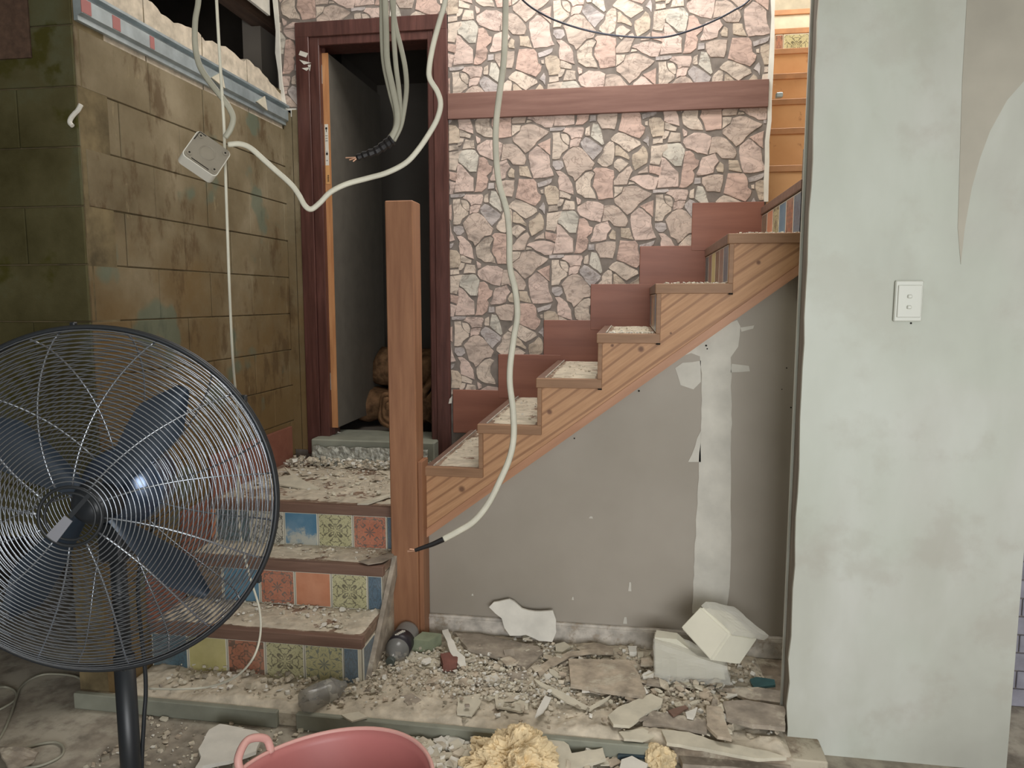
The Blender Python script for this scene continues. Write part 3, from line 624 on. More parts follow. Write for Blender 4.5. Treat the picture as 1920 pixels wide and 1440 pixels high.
# ================================================================ STAIRS
# -- lower flight
ls = thing('lower_steps', (-1.3, 2.34, .05), 'three lower steps with patterned tile risers and dusty treads', 'stairs')
XR = -.905
def lower(yf, z, yb, first):
    MB().box((XL+.014, yf, z-.038), (XR+.004, yf+.028, z+.002), .003).build('nosing', M['nosing'], ls)
    MB().box((XL+.014, yf+.028, z-.03), (XR, yb, z), .0).build('tread', M['ply'], ls)
    return MB().box((XL+.014, yf+.014, z-.175), (XR-.006, yf+.03, z-.034)).build('riser', M['cream'], ls)
r1 = lower(2.335, .225, 2.60, 1); r2 = lower(2.565, .40, 2.80, 2); r3 = lower(2.752, .575, 3.6, 3)
SC = dict(blue=((58, 104, 136), (34, 66, 92), 'scroll'), yel=((194, 190, 138), (58, 54, 34), 'scroll'), yelstar=((190, 185, 124), (74, 96, 96), 'star'), orflower=((176, 98, 66), (74, 46, 36), 'scroll'),
          plainyel=((196, 186, 112), None, ''), plainblue=((40, 124, 164), None, ''), pinkpat=((140, 98, 88), (88, 76, 74), 'scroll'), orstar=((198, 104, 70), (84, 76, 76), 'star'), plainor=((214, 124, 80), None, ''),
          teal=((38, 96, 122), (24, 66, 88), 'scroll'), brown=((120, 92, 68), (60, 42, 32), 'scroll'), bw=((200, 196, 180), (44, 44, 44), 'scroll'), bluedark=((58, 104, 122), (28, 42, 50), 'scroll'), blueworn=((38, 126, 172), None, 'worn'), brick=((134, 82, 66), None, ''))
TM = {}
def tm(k, ax='XZ', seed=0.):
    if (k, ax) not in TM: b, i_, s_ = SC[k]; TM[(k, ax)] = tile_mat('tile_'+k+'_'+ax.lower(), b, i_, s_, ax, seed=len(TM)*1.7, worn=1 if s_ == 'worn' else 0, width=.055 if k != 'yelstar' else .045)
    return TM[(k, ax)]
def rowtiles(par, y, ztop, hgt_, edges_px, row_y, kinds, labs=None):
    xsw = [onY(e, row_y, y).x for e in edges_px]
    for i, kd in enumerate(kinds):
        a, b = xsw[i+1], xsw[i]; a = max(a, XL+.016)
        if b-a < .015: continue
        MB().box((a+.0012, y-.008, ztop-hgt_), (b-.0012, y, ztop), .001).build('riser_tile', tm(kd), par, label=LAB[kd])
LAB = dict(blue='dark blue scroll tile', yel='yellow tile with dark scrollwork', yelstar='yellow tile with blue star flower', orflower='orange tile with dark flower', plainyel='plain yellow tile', plainblue='plain blue tile', pinkpat='dull pink patterned tile', orstar='orange tile with grey star', plainor='plain orange tile', teal='teal patterned tile', brown='brown patterned tile', bw='white tile with black scrolls', bluedark='blue tile with black scrolls', blueworn='worn plain blue tile', brick='red brown tile')
rowtiles(r1, 2.349, .188, .138, [674, 646, 573, 500, 429, 356, 287, 240, 170], 1240, ['blue', 'yelstar', 'yel', 'orflower', 'plainyel', 'teal', 'pinkpat', 'brick'])
rowtiles(r2, 2.579, .363, .138, [718, 691, 623, 555, 490, 421, 352, 291, 235], 1110, ['blue', 'yel', 'plainor', 'orstar', 'plainblue', 'brown', 'teal', 'brick'])
rowtiles(r3, 2.766, .538, .138, [744, 727, 663, 598, 535, 473, 408, 342, 280], 1000, ['blue', 'orstar', 'yel', 'blueworn', 'bw', 'bluedark', 'plainor', 'brick'])
# side string of lower steps
MB().prism([(XR+.002, 2.345, .05), (XR+.002, 2.43, .05), (XR+.002, 2.69, .33), (XR+.002, 2.69, .41)], (.018, 0, 0)).build('side_string', M['greyplank'], ls, label='raking dusty timber side board')
MB().prism([(XR-.004, 2.40, .05), (XR-.004, 2.79, .05), (XR-.004, 2.79, .40), (XR-.004, 2.69, .37), (XR-.004, 2.36, .06)], (.008, 0, 0)).build('side_panel', M['tanboard'], ls)
MB().box((XR-.003, 2.352, .06), (XR+.002, 2.47, .186)).build('side_tile', tm('blue', 'YZ'), ls, label='blue tile on step end')
MB().box((XR-.004, 2.355, .05), (XR, 2.58, .19)).build('side_panel', M['tanboard'], ls)
MB().box((XR-.004, 2.585, .18), (XR, 2.79, .365)).build('side_panel', M['greyplank'], ls)
# -- newel post
MB_ = MB().box((-.908, 2.685, .05), (-.800, 2.785, 1.768), .004)
np_ = thing('newel_post', (-.855, 2.735, .05), 'tall square stained timber newel post at the foot of the upper stairs', 'post')
MB_.build('post_shaft', M['post'], np_); MB().box((-.800, 2.70, .05), (-.782, 2.785, .78), .002).build('post_batten', M['post'], np_)
# -- upper flight: cut string, treads, risers
us = thing('upper_stairs', (-.1, 2.75, .5), 'pine cut string staircase with brown trim and dusty treads', 'stairs')
TX = [-.785, -.570, -.342, -.116, .094, .345, .59]; TZ = [.750, .925, 1.107, 1.278, 1.460, 1.636]
sp = [(TX[0], .74)]
for i in range(6):
    x1 = TX[i+1]+(.012 if i < 5 else 0); sp.append((x1, TZ[i]-.01))
    if i < 5: sp.append((x1, TZ[i+1]-.01))
pl = [(TX[0]-.01, .452)]
upper = [(TX[0]-.01, TZ[0]-.01)]
for i in range(6):
    x1 = TX[i+1]+(.015 if i < 5 else 0)
    upper.append((x1, TZ[i]-.01))
    if i < 5: upper.append((x1, TZ[i+1]-.01))
low = [(.59, 1.492), (TX[0]-.01, .452)]
poly = upper+low
MB().prism([(x, 2.758, z_) for x, z_ in poly], (0, .03, 0)).build('cut_string', M['pine'], us, label='pine board with dark grain and knots')
MB().prism([(.59, 2.752, 1.492), (.59, 2.752, 1.528), (TX[0]-.01, 2.752, .488), (TX[0]-.01, 2.752, .452)], (0, .008, 0)).build('lower_moulding', wood('pink_pine_edge', (172, 120, 86), (198, 144, 108), 'X', 1, .5, ang=.64), us)
for i in range(6):
    x0, x1, z_ = TX[i], TX[i+1], TZ[i]
    xo = x0-.004 if i else x0
    MB().box((xo, 2.745, z_-.036), (x1+.018 if i < 5 else .588, 2.77, z_), .002).build('tread_trim', M['trim'], us)
    if i < 5: MB().box((x1+.001, 2.746, z_+.0), (x1+.018, 2.768, TZ[i+1]-.036), .0015).build('riser_trim', M['trim'], us)
    MB().box((x0+.004, 2.77, z_-.03), (x1+.012, YW, z_-.003)).build('tread', M['ply'], us)
    # brown nosing strip at the left edge of the tread with white tile trim line
    MB().box((xo, 2.77, z_-.034), (x0+.028, YW-.015, z_+.001), .002).build('nosing', M['nosing'], us)
    MB().box((x0+.028, 2.772, z_-.004), (x0+.032, YW-.016, z_+.003)).build('edge_bead', M['baseb'], us)
    if i:
        rs = MB().box((x0+.008, 2.765, TZ[i-1]), (x0+.020, YW-.002, z_-.03)).build('riser', M['cream'], us)
        seq = {5: ['blue', 'pinkpat', 'brown', 'plainyel', 'pinkpat', 'bluedark'], 4: ['plainblue', 'pinkpat', 'yel', 'orstar', 'brown', 'blue']}.get(i, ['yel', 'blue', 'orstar', 'brown', 'plainor', 'teal'])
        for q in range(6): ya = 2.775+q*.135; MB().box((x0+.001, ya, TZ[i-1]+.004), (x0+.008, min(ya+.133, YW-.004), z_-.036), .001).build('riser_tile', tm(seq[q], 'YZ'), rs, label=LAB[seq[q]])
for i in (2, 3, 4): MB().box((TX[i+1]+.003, 2.7435, TZ[i]-.040), (TX[i+1]+.018, 2.7465, TZ[i]-.034)).build('end_notch', M['hole'], us)
# -- winder and top flight going away
tf = thing('top_flight', (.9, 3.2, 1.6), 'upper stair flight with orange painted risers seen past the stone wallpaper', 'stairs')
x0 = .59
MB().box((x0-.004, 2.775, 1.79), (x0+.03, YW, 1.823), .002).build('nosing', M['nosing'], tf)
MB().box((x0+.03, 2.79, 1.79), (1.5, 3.70, 1.82)).build('tread', M['ply'], tf)
rs = MB().box((x0+.010, 2.775, 1.60), (x0+.022, YW, 1.79)).build('riser', M['cream'], tf)
for q, kd in enumerate(['blue', 'orflower', 'plainblue', 'yel', 'plainor', 'brown']): ya = 2.778+q*.135; MB().box((x0+.002, ya+.001, 1.64), (x0+.010, min(ya+.133, YW-.002), 1.786), .001).build('riser_tile', tm(kd, 'YZ'), rs, label=LAB[kd])
# block stack at the stair end beside the pillar
se = thing('stair_end_framing', (.64, 2.74, .05), 'pale timber framing and plaster at the stair end beside the pillar', 'framing')
MB().box((.592, 2.735, 1.40), (.65, 2.80, 1.93), .003).build('end_stud', M['studwood'], se); MB().box((.592, 2.735, 1.70), (.66, 2.765, 1.84), .002).build('end_block', M['doorcore'], se)
MB().prism(rough([(.595, 2.73, 1.83), (.67, 2.73, 1.83), (.67, 2.73, 1.862), (.595, 2.73, 1.858)], .006, .015), (0, .07, 0)).build('plaster_cap', M['white'], se)
MB().box((.62, 2.79, .05), (.66, 2.85, 1.5)).build('end_stud', M['studwood'], se)
zr = [1.82, 2.031, 2.244, 2.433, 2.616, 2.807, 2.982, 3.158]
for k in range(7):
    y_ = 3.72+.2*k; mat = M['orange']
    if k < 6: MB().box((.615, y_, zr[k]), (1.6, y_+.02, zr[k+1]-.03)).build('riser', M['orange'], tf)
    else: MB().box((.615, y_, zr[k]), (1.6, y_+.02, zr[k+1]-.03)).build('riser', M['cream'], tf)
    MB().box((.615, y_-.008, zr[k+1]-.03), (1.6, y_+.2, zr[k+1]), .002).build('tread', M['orangedk'], tf)
# tile row at the sixth riser
yk = 3.72+.2*5; xsw = [onY(e, 32, yk-.008).x for e in (1455, 1470, 1521, 1548, 1600)]
for i, kd in enumerate(['orflower', 'yel', 'blue', 'orstar']): MB().box((xsw[i]+.002, yk-.008, zr[5]+.004), (xsw[i+1]-.002, yk, zr[6]-.034)).build('riser_tile', tm(kd), tf, label=LAB[kd])
sd = MB(); sd.box((.55, 3.705, 1.7), (.613, 7, 4.2)); sd.box((1.5, 2.8, 1.0), (1.6, 7, 4.2)); sd.box((.6, 5.3, 3.1), (1.6, 5.4, 4.2)); sd.build('wall_upper_stairs', M['cream'], kind='structure')
cl_ = onY(1460, 177, 3.69); cv = MB().box((cl_.x-.01, 3.69, cl_.z-.012), (cl_.x+.02, 3.72, cl_.z+.010), .003); tag(cv.build('metal_clip', M['steel']), 'small shiny metal clip on the orange stairwell edge', 'clip')
# ================================================================ DUST, RUBBLE
def dustgrid(name, x0, x1, y0, y1, z0, amp, bias, mat, label, res=.008, f1=7, seed=0, edge=.03, shear=None):
    nx = int((x1-x0)/res); ny = max(4, int((y1-y0)/res)); V = []
    for j in range(ny+1):
        for i in range(nx+1):
            x = x0+(x1-x0)*i/nx; y = y0+(y1-y0)*j/ny; p = Vector((x, y, seed))
            h = mnoise.noise(p*f1)*.55+mnoise.noise(p*f1*2.7)*.3+mnoise.noise(p*f1*7)*.22+mnoise.noise(p*f1*17)*.12
            e = min(1, min(x-x0, x1-x, y-y0, y1-y)/edge); h = (h+bias)*amp*e-.003*(1-e)
            V.append((x, y, z0+h))
    f = [(j*(nx+1)+i, j*(nx+1)+i+1, (j+1)*(nx+1)+i+1, (j+1)*(nx+1)+i) for j in range(ny) for i in range(nx)]
    return finish(name, V, f, mat, None, label, 'dust', None, 'stuff', smooth=True)
def crumbs(name, n_, fn, mats, label, smin=.002, smax=.009, power=2.5):
    base_ = np.array([(x, y, z_) for x in (-1, 1) for y in (-1, 1) for z_ in (-1, 1)], float)
    fc = np.array([(0,1,3,2),(4,6,7,5),(0,4,5,1),(2,3,7,6),(0,2,6,4),(1,5,7,3)])
    V = np.zeros((n_, 8, 3))
    for i in range(n_):
        p = fn(); s = smin+(smax-smin)*random.random()**power
        j = base_*rng.uniform(.45, 1, (8, 3))*np.array([1, rng.uniform(.5, 1), rng.uniform(.25, .8)])*s
        a = rng.uniform(0, 6.28); t = rng.uniform(-.4, .4); R = np.array([[math.cos(a), -math.sin(a), 0], [math.sin(a), math.cos(a), 0], [0, 0, 1]]) @ np.array([[1, 0, 0], [0, math.cos(t), -math.sin(t)], [0, math.sin(t), math.cos(t)]])
        V[i] = j @ R.T + np.array(p) + np.array([0, 0, s*.3])
    Vf = V.reshape(-1, 3); Ff = (fc[None]+8*np.arange(n_)[:, None, None]).reshape(-1, 4)
    mi = np.repeat(rng.randint(0, len(mats), n_), 6)
    return finish(name, Vf.tolist(), [tuple(q) for q in Ff.tolist()], None, None, label, 'rubble', None, 'stuff', mats=mats, midx=mi.tolist())
def slabh(x, y):
    p = Vector((x, y, 3)); return .05+max(0, .014*(1+mnoise.noise(p*4)))
dustgrid('plaster_dust', -1.73, .50, 2.15, 2.785, .052, .030, .40, M['dust'], 'bed of grey white plaster dust over the raised slab', .009, 5, 3)
dustgrid('plaster_dust', XL+.02, -.92, 2.79, 3.5, .575, .013, .14, M['dust'], 'thick plaster dust over the landing', .009, 6, 5)
dustgrid('plaster_dust', XL+.02, -.912, 2.60, 2.768, .401, .009, .16, M['dust'], 'plaster dust on the second tiled step', .007, 8, 9, .015)
dustgrid('plaster_dust', XL+.02, -.912, 2.366, 2.578, .226, .010, .18, M['dust'], 'plaster dust on the lowest tiled step', .007, 8, 11, .015)
wd = ['lowest', 'second', 'third', 'fourth', 'fifth', 'topmost']
for i in range(6): dustgrid('plaster_dust', TX[i]+.034, TX[i+1]+.0, 2.775, YW-.02, TZ[i]-.002, .006, .10, M['dust'], 'pale dust on the %s tread of the pine stairs' % wd[i], .009, 9, 20+i, .02)
rub = [M['dust'], M['dust'], M['dust2'], M['white'], M['cream'], M['tanboard']]; rubl = [M['dust'], M['dust'], M['white'], M['cream']]
def fslab():
    x = random.uniform(-1.6, .49); y = random.triangular(2.16, 2.775, 2.5); return (x, y, .058+random.random()*.02)
crumbs('rubble', 6500, fslab, rub, 'scattered small plaster rubble on the raised slab', .0015, .013, 4)
def fheap():
    x = random.gauss(-.35, .22); y = random.uniform(2.30, 2.72); return (max(-.88, min(.4, x)), y, .066+random.random()*.012)
crumbs('rubble', 1800, fheap, [M['white'], M['dust'], M['cream']], 'pale gravel like plaster crumbs by the newel post foot', .002, .009, 2)
crumbs('rubble', 900, lambda: (random.uniform(-1.68, -.92), random.triangular(2.80, 3.48, 3.4), .577+random.random()*.006), rubl, 'plaster crumbs across the landing', .0015, .010, 4)
crumbs('rubble', 500, lambda: (random.uniform(-1.68, -.93), random.uniform(3.36, 3.48), .585+random.random()*.025), rub[:4], 'plaster crumbs heaped along the landing back', .004, .016, 2)
crumbs('rubble', 260, lambda: (random.uniform(-1.68, -.92), random.triangular(2.60, 2.765, 2.75), .402+random.random()*.003), rubl, 'plaster crumbs on the second tiled step', .0015, .008, 3)
crumbs('rubble', 420, lambda: (random.uniform(-1.68, -.92), random.triangular(2.37, 2.575, 2.57), .227+random.random()*.003), rubl, 'plaster crumbs on the lowest tiled step', .0015, .009, 3)
def ftread():
    i = random.randrange(6); return (random.uniform(TX[i]+.035, TX[i+1]-.005), random.triangular(2.778, 3.57, 3.2), TZ[i]+.001)
crumbs('rubble', 420, ftread, rubl, 'fine crumbs lying on the pine stair treads', .001, .006, 3)
def ftedge():
    i = random.choice([3, 4, 4, 5, 5, 5]); return (random.uniform(TX[i]+.035, TX[i+1]-.005), random.uniform(2.772, 2.80), TZ[i]+.001)
crumbs('rubble', 260, ftedge, [M['white'], M['cream']], 'crumbs along the front edge of the high treads', .002, .007, 2)
def ffloor():
    x = random.uniform(-.75, 1.0) if random.random() < .7 else random.uniform(-1.6, 0); return (x, random.uniform(1.75, 2.125), 0.002)
crumbs('rubble', 2600, ffloor, rub, 'loose rubble on the floor in front of the slab', .002, .014, 3)
crumbs('rubble', 500, lambda: (max(-.75, min(-.1, random.gauss(-.42, .16))), random.uniform(1.95, 2.12), random.random()*.03), [M['white'], M['dust'], M['cream']], 'heap of pale plaster chips beside the pink tub', .006, .026, 1.5)
def flakes(n_, fn, mats, label, smin, smax):
    mb = MB()
    for i in range(n_):
        c = Vector(fn()); s_ = smin+(smax-smin)*random.random()**2; k_ = random.choice((4, 4, 5, 6)); el = random.uniform(.35, 1); a0 = random.uniform(0, 6.28)
        R = Matrix.Rotation(a0, 3, 'Z') @ Matrix.Rotation(random.gauss(0, .16), 3, 'X') @ Matrix.Rotation(random.gauss(0, .16), 3, 'Y')
        P = [c+R @ Vector((math.cos(6.283*j/k_+random.uniform(-.3, .3))*s_, math.sin(6.283*j/k_+random.uniform(-.3, .3))*s_*el, 0)) for j in range(k_)]
        mb.prism(P, R @ Vector((0, 0, random.uniform(.002, .007))), .0006, m=random.randrange(len(mats)))
    return tag_(mb.build('plaster_flakes', mats), label, 'debris', None, 'stuff')
def tag_(o, *a): tag(o, *a); return o
flk = [M['white'], M['cream'], M['dust'], M['tanboard'], M['greyplank']]
flakes(260, lambda: (random.triangular(-.75, .48, .3), random.triangular(2.17, 2.77, 2.45), .068+random.random()*.018), flk, 'thin broken plaster flakes strewn over the raised slab', .008, .038)
flakes(90, lambda: (random.uniform(-1.6, -.8), random.uniform(2.17, 2.33), .062+random.random()*.008), flk, 'small plaster flakes on the slab before the tiled steps', .005, .016)
flakes(60, lambda: (random.uniform(-1.66, -.94), random.triangular(2.82, 3.45, 3.4), .582+random.random()*.006), flk[:4], 'thin plaster flakes over the landing', .008, .035)
flakes(50, lambda: (random.uniform(-1.6, -.94), random.choice((random.uniform(2.40, 2.56), random.uniform(2.4, 2.56))), .231), flk[:3], 'thin plaster flakes on the lowest tiled step', .005, .018)
flakes(130, lambda: (random.uniform(-.7, .5), random.uniform(1.9, 2.12), .006+random.random()*.012), flk, 'broken plaster flakes on the floor in front of the slab', .008, .036)
# ================================================================ DEBRIS PIECES
def shard(name, label, cat, pts, mat, z=.075, th=.011, tilt=(0, 0), group=None, inset=.0, dz=None, jag=.002, parts=None):
    c = sum((onZ(x, y, z) for x, y in pts), Vector())/len(pts); nrm = Vector((-tilt[0], -tilt[1], 1)).normalized()
    P = [onP(x, y, c, nrm) for x, y in pts]; out = []
    for i in range(len(P)):
        a, b = P[i], P[(i+1) % len(P)]; k_ = max(1, int((b-a).length/.02))
        for j in range(k_): q = a+(b-a)*(j/k_); out.append(q+(Vector((random.uniform(-jag, jag), random.uniform(-jag, jag), 0)) if j else Vector()))
    zmin = min(p.z for p in out); 
    return tag_(MB().prism([p-nrm*th for p in out], nrm*th, inset).build(name, mat), label, cat, group)
def tag_(o, *a): tag(o, *a); return o
shard('plaster_slab', 'large square tan plasterboard slab lying in the middle of the debris', 'plasterboard', [(1066, 1235), (1180, 1237), (1197, 1262), (1211, 1298), (1205, 1304), (1150, 1296), (1070, 1283)], M['tanboard'], .10, .014, (.0, -.02))
o = [onY(x, y, 2.70) for x, y in [(913, 1147), (921, 1139), (950, 1134), (960, 1138), (975, 1150), (1000, 1155), (1034, 1154), (1041, 1170), (1042, 1190), (1035, 1206), (1010, 1204), (985, 1194), (955, 1195), (944, 1182), (938, 1166), (926, 1158)]]
o = [p+Vector((0, (p.z-.05)*.30, 0)) for p in o]; tag(MB().prism(rough(o, .002, .02), (0, .010, 0)).build('plasterboard_fragment', M['white']), 'big white torn plasterboard fragment leaning on the baseboard', 'plasterboard')
shard('timber_plank', 'dusty grey brown plank lying beside the baseboard', 'plank', [(852, 1186), (900, 1188), (1010, 1212), (1018, 1224), (1000, 1240), (985, 1252), (940, 1232), (876, 1215)], M['greyplank'], .085, .014)
shard('white_strip', 'narrow white plastic strip across the plank by the post', 'strip', [(829, 1182), (840, 1179), (858, 1220), (872, 1232), (874, 1246), (862, 1248), (846, 1226)], M['white'], .10, .006, (0, .12))
shard('red_chunk', 'red brown masonry chunk beside the white strip', 'rubble', [(825, 1225), (843, 1222), (860, 1232), (856, 1246), (830, 1246)], M['redchunk'], .095, .026, inset=.003)
# green foam block
g = [onZ(x, y, .11) for x, y in [(772, 1199), (803, 1203), (828, 1188), (792, 1184)]]
tag(MB().prism([p-Vector((0, 0, .045)) for p in g], (0, 0, .045), .001).build('foam_block', M['greenfoam']), 'small dusty green foam block at the foot of the newel post', 'foam block')
pcs = [
('cream plasterboard offcut, long and angled, left of the white strip', [(758, 1218), (800, 1228), (828, 1240), (820, 1252), (790, 1250), (762, 1236)], 'cream', .07, .006),
('small bent plaster flake below the red chunk', [(858, 1308), (900, 1300), (902, 1316), (885, 1341), (857, 1338)], 'cream', .075, .006),
('buff plaster flake left of the tan slab', [(925, 1296), (990, 1300), (990, 1330), (975, 1334), (930, 1325)], 'cream', .07, .007),
('narrow white splinter standing at a slant near the middle', [(1022, 1304), (1034, 1308), (1020, 1334), (1003, 1345), (1008, 1330)], 'white', .085, .005),
('long curved tan strip arching behind the tan slab', [(1005, 1255), (1030, 1235), (1065, 1222), (1110, 1216), (1110, 1224), (1070, 1230), (1035, 1248), (1012, 1268)], 'tanboard', .09, .006),
('triangular flake folded under the tan slab', [(1000, 1272), (1060, 1300), (1105, 1325), (1145, 1303), (1140, 1310), (1106, 1332), (1062, 1316), (1012, 1285)], 'cream', .085, .006),
('long broken cream board in front of the plastic bag', [(1140, 1342), (1160, 1325), (1220, 1300), (1243, 1310), (1240, 1322), (1215, 1335), (1180, 1360), (1150, 1358)], 'cream', .09, .010),
('pale flat board left of the grey plank', [(1220, 1332), (1260, 1338), (1325, 1350), (1325, 1372), (1245, 1358), (1205, 1355)], 'greyplank', .085, .012),
('upright tan board end near the grey plank', [(1325, 1322), (1352, 1325), (1372, 1385), (1345, 1380), (1325, 1360)], 'tanboard', .10, .010),
('wide grey brown board running to the pillar', [(1356, 1315), (1400, 1312), (1472, 1325), (1472, 1364), (1410, 1358), (1362, 1345)], 'greyplank', .10, .014),
('dusty board under the plastic bag towards the pillar', [(1355, 1290), (1420, 1288), (1470, 1296), (1472, 1318), (1400, 1310)], 'greyplank', .088, .010),
('torn plaster strip along the slab front near the pillar', [(1240, 1368), (1290, 1372), (1345, 1390), (1440, 1408), (1475, 1420), (1420, 1422), (1330, 1405), (1250, 1392)], 'cream', .075, .010),
('white scrap on the slab front right of centre', [(1285, 1335), (1308, 1326), (1300, 1348), (1288, 1345)], 'white', .095, .004),
('dark brown splinter behind the white scrap', [(1252, 1332), (1285, 1322), (1290, 1327), (1262, 1342)], 'nosing', .095, .006),
('light rubble piece behind the tan slab', [(1040, 1208), (1058, 1203), (1070, 1212), (1055, 1222), (1042, 1220)], 'cream', .085, .02),
('curled plaster flake at the baseboard behind the tan slab', [(1080, 1214), (1120, 1205), (1150, 1215), (1150, 1226), (1100, 1224)], 'tanboard', .09, .006),
('small pale block against the baseboard left of the bag', [(1178, 1211), (1194, 1211), (1194, 1222), (1180, 1222)], 'white', .09, .02),
('blocky pale crumb right of the curled flake', [(1195, 1222), (1206, 1222), (1206, 1232), (1196, 1232)], 'cream', .085, .015),
('flat pale scrap between the tan slab and slab edge', [(1160, 1372), (1205, 1365), (1232, 1378), (1205, 1388), (1170, 1385)], 'cream', .07, .008),
('thin grey chip in the left of the debris field', [(748, 1306), (772, 1300), (790, 1312), (765, 1322)], 'greyplank', .07, .005),
('beige chip beside the clear bottle', [(640, 1340), (672, 1334), (690, 1344), (660, 1352)], 'cream', .066, .005),
('tan chip in the left of the dust field', [(790, 1280), (820, 1276), (826, 1288), (800, 1294)], 'tanboard', .072, .006),
('white chip behind the flake near the middle', [(905, 1268), (930, 1262), (940, 1275), (915, 1282)], 'white', .078, .006),
('grey chip under the plank end', [(950, 1262), (985, 1258), (992, 1270), (960, 1275)], 'greyplank', .078, .007),
]
for lab, pts, mt, z_, th_ in pcs: shard('debris_piece', lab, 'debris', pts, M[mt], z_, th_, (random.uniform(-.06, .06), random.uniform(-.02, .10)), 'broken pieces on the raised slab')
fp = [
('torn plasterboard sheet left of the pink tub with folded corner', [(372, 1404), (392, 1368), (412, 1357), (480, 1370), (492, 1378), (480, 1408), (430, 1426), (380, 1436), (362, 1448), (377, 1418)], 'white', .05, .012),
('greenish plaster sheet right of the yellow foam pile', [(1020, 1383), (1040, 1378), (1066, 1396), (1072, 1412), (1130, 1402), (1136, 1422), (1080, 1440), (1030, 1445), (1012, 1420)], 'cream', .045, .010),
('dark blue broken tile on the floor near the small foam lump', [(1162, 1397), (1185, 1393), (1232, 1398), (1222, 1418), (1158, 1418)], 'bluedk', .03, .010),
('crumpled white paper scrap under the dark blue tile', [(1165, 1424), (1185, 1417), (1215, 1432), (1210, 1445), (1160, 1446)], 'white', .03, .006),
('long grey board on the floor before the pillar', [(1262, 1396), (1330, 1410), (1480, 1428), (1485, 1445), (1280, 1432)], 'greyplank', .03, .02),
('pale rag shaped plaster chip right of the tub', [(812, 1385), (850, 1378), (872, 1388), (866, 1400), (828, 1402)], 'white', .03, .012),
('curled plaster flake nearest the yellow foam pile', [(780, 1398), (808, 1386), (822, 1400), (800, 1420)], 'cream', .035, .01),
]
for lab, pts, mt, z_, th_ in fp: shard('floor_debris', lab, 'debris', pts, M[mt], z_, th_, (random.uniform(-.05, .05), random.uniform(0, .1)), 'broken pieces on the lower floor')
shard('tile_fragment', 'teal glazed tile fragment in the dirt near the pillar', 'tile', [(1406, 1273), (1418, 1269), (1452, 1274), (1454, 1284), (1414, 1290)], M['teal'], .085, .009, (.05, .08))
# landing shards
ls_ = [
('folded cream plaster sheet on the landing, upper piece', [(532, 874), (542, 880), (560, 895), (600, 915), (582, 917), (556, 903)], .59),
('flat cream plaster sheet on the landing, lower piece', [(518, 895), (545, 890), (585, 915), (575, 917), (518, 907)], .59),
('long board offcut on the landing next to the newel post', [(670, 944), (715, 930), (742, 922), (742, 926), (690, 944)], .588),
('white plaster chunk at the back of the landing by the film', [(630, 838), (655, 836), (662, 845), (650, 852), (628, 850)], .60),
]
for lab, pts, z_ in ls_: shard('landing_debris', lab, 'debris', pts, M['cream'], z_, .006, (0, .05), 'broken pieces on the landing')
shard('paper_flap', 'grey torn paper curled over the second step corner', 'paper', [(672, 1052), (700, 1046), (738, 1034), (738, 1043), (716, 1054), (690, 1058)], M['greyplank'], .412, .003)
shard('plaster_sliver', 'pointed white plaster sliver beside the left door jamb foot', 'debris', [(618, 795), (622, 800), (632, 808), (640, 812), (622, 811)], M['white'], .71, .004, (0, .8))
# ================================================================ BAG AND POLYSTYRENE
def orient(c, s, rz, rx, ry):
    R = Matrix.Rotation(rz, 3, 'Z') @ Matrix.Rotation(rx, 3, 'X') @ Matrix.Rotation(ry, 3, 'Y'); return [Vector(c)+R @ Vector((x*s[0]/2, y*s[1]/2, z_*s[2]/2)) for x in (-1, 1) for y in (-1, 1) for z_ in (-1, 1)]
BF = [(0,1,3,2),(4,6,7,5),(0,4,5,1),(2,3,7,6),(0,2,6,4),(1,5,7,3)]
# upper block: front face quad traced on a plane facing the camera and up, extruded away
c = onY(1320, 1200, 2.50); nrm = Vector((-.30, -.82, .48)).normalized()
fq = [onP(x, y, c, nrm) for x, y in [(1274, 1176), (1312, 1136), (1368, 1188), (1332, 1240)]]
bk = [p-nrm*.0 for p in fq]; pb = MB(); ext = Vector((.105, .045, -.03))
pb.prism(fq, ext, 0); upb = thing('polystyrene_block', (fq[3].x, fq[3].y, .08), 'white polystyrene block tilted on top of the plastic wrapped one', 'polystyrene'); 
bmx = bmesh.new(); me_ = bpy.data.meshes.new('t'); me_.from_pydata([tuple(v) for v in pb.v], [], pb.f); bmx.from_mesh(me_); bmesh.ops.recalc_face_normals(bmx, faces=bmx.faces); bmesh.ops.bevel(bmx, geom=bmx.edges[:], offset=.006, segments=2, affect='EDGES'); bmx.verts.index_update()
finish('foam_core', [v.co.copy() for v in bmx.verts], [[v.index for v in f.verts] for f in bmx.faces], M['poly'], upb); bmx.free()
def crumple(pts, faces, cuts, amp, sc_, seed):
    me = bpy.data.meshes.new('c'); me.from_pydata([tuple(p) for p in pts], [], faces); b = bmesh.new(); b.from_mesh(me)
    bmesh.ops.subdivide_edges(b, edges=b.edges[:], cuts=cuts, use_grid_fill=True); b.normal_update()
    for v in b.verts: v.co += v.normal*(mnoise.noise(v.co*sc_+Vector((seed, 0, 0)))*amp+amp*.5)+Vector([mnoise.noise(v.co*sc_*2+Vector((seed, k_, 3))) for k_ in (1, 5, 9)])*amp*.5
    b.verts.index_update(); r = [v.co.copy() for v in b.verts], [[v.index for v in f.verts] for f in b.faces]; b.free(); return r
bag = [fq[1]+ext*.1, fq[1]+ext*1.05, fq[2]+ext*1.15, fq[2]+ext*.1]
V, Fc = crumple(bag+[p+Vector((.012, 0, .014)) for p in bag], [(0,1,2,3),(4,7,6,5),(0,4,5,1),(1,5,6,2),(2,6,7,3),(3,7,4,0)], 7, .007, 16, 2); finish('plastic_wrap', V, Fc, M['cling'], upb)
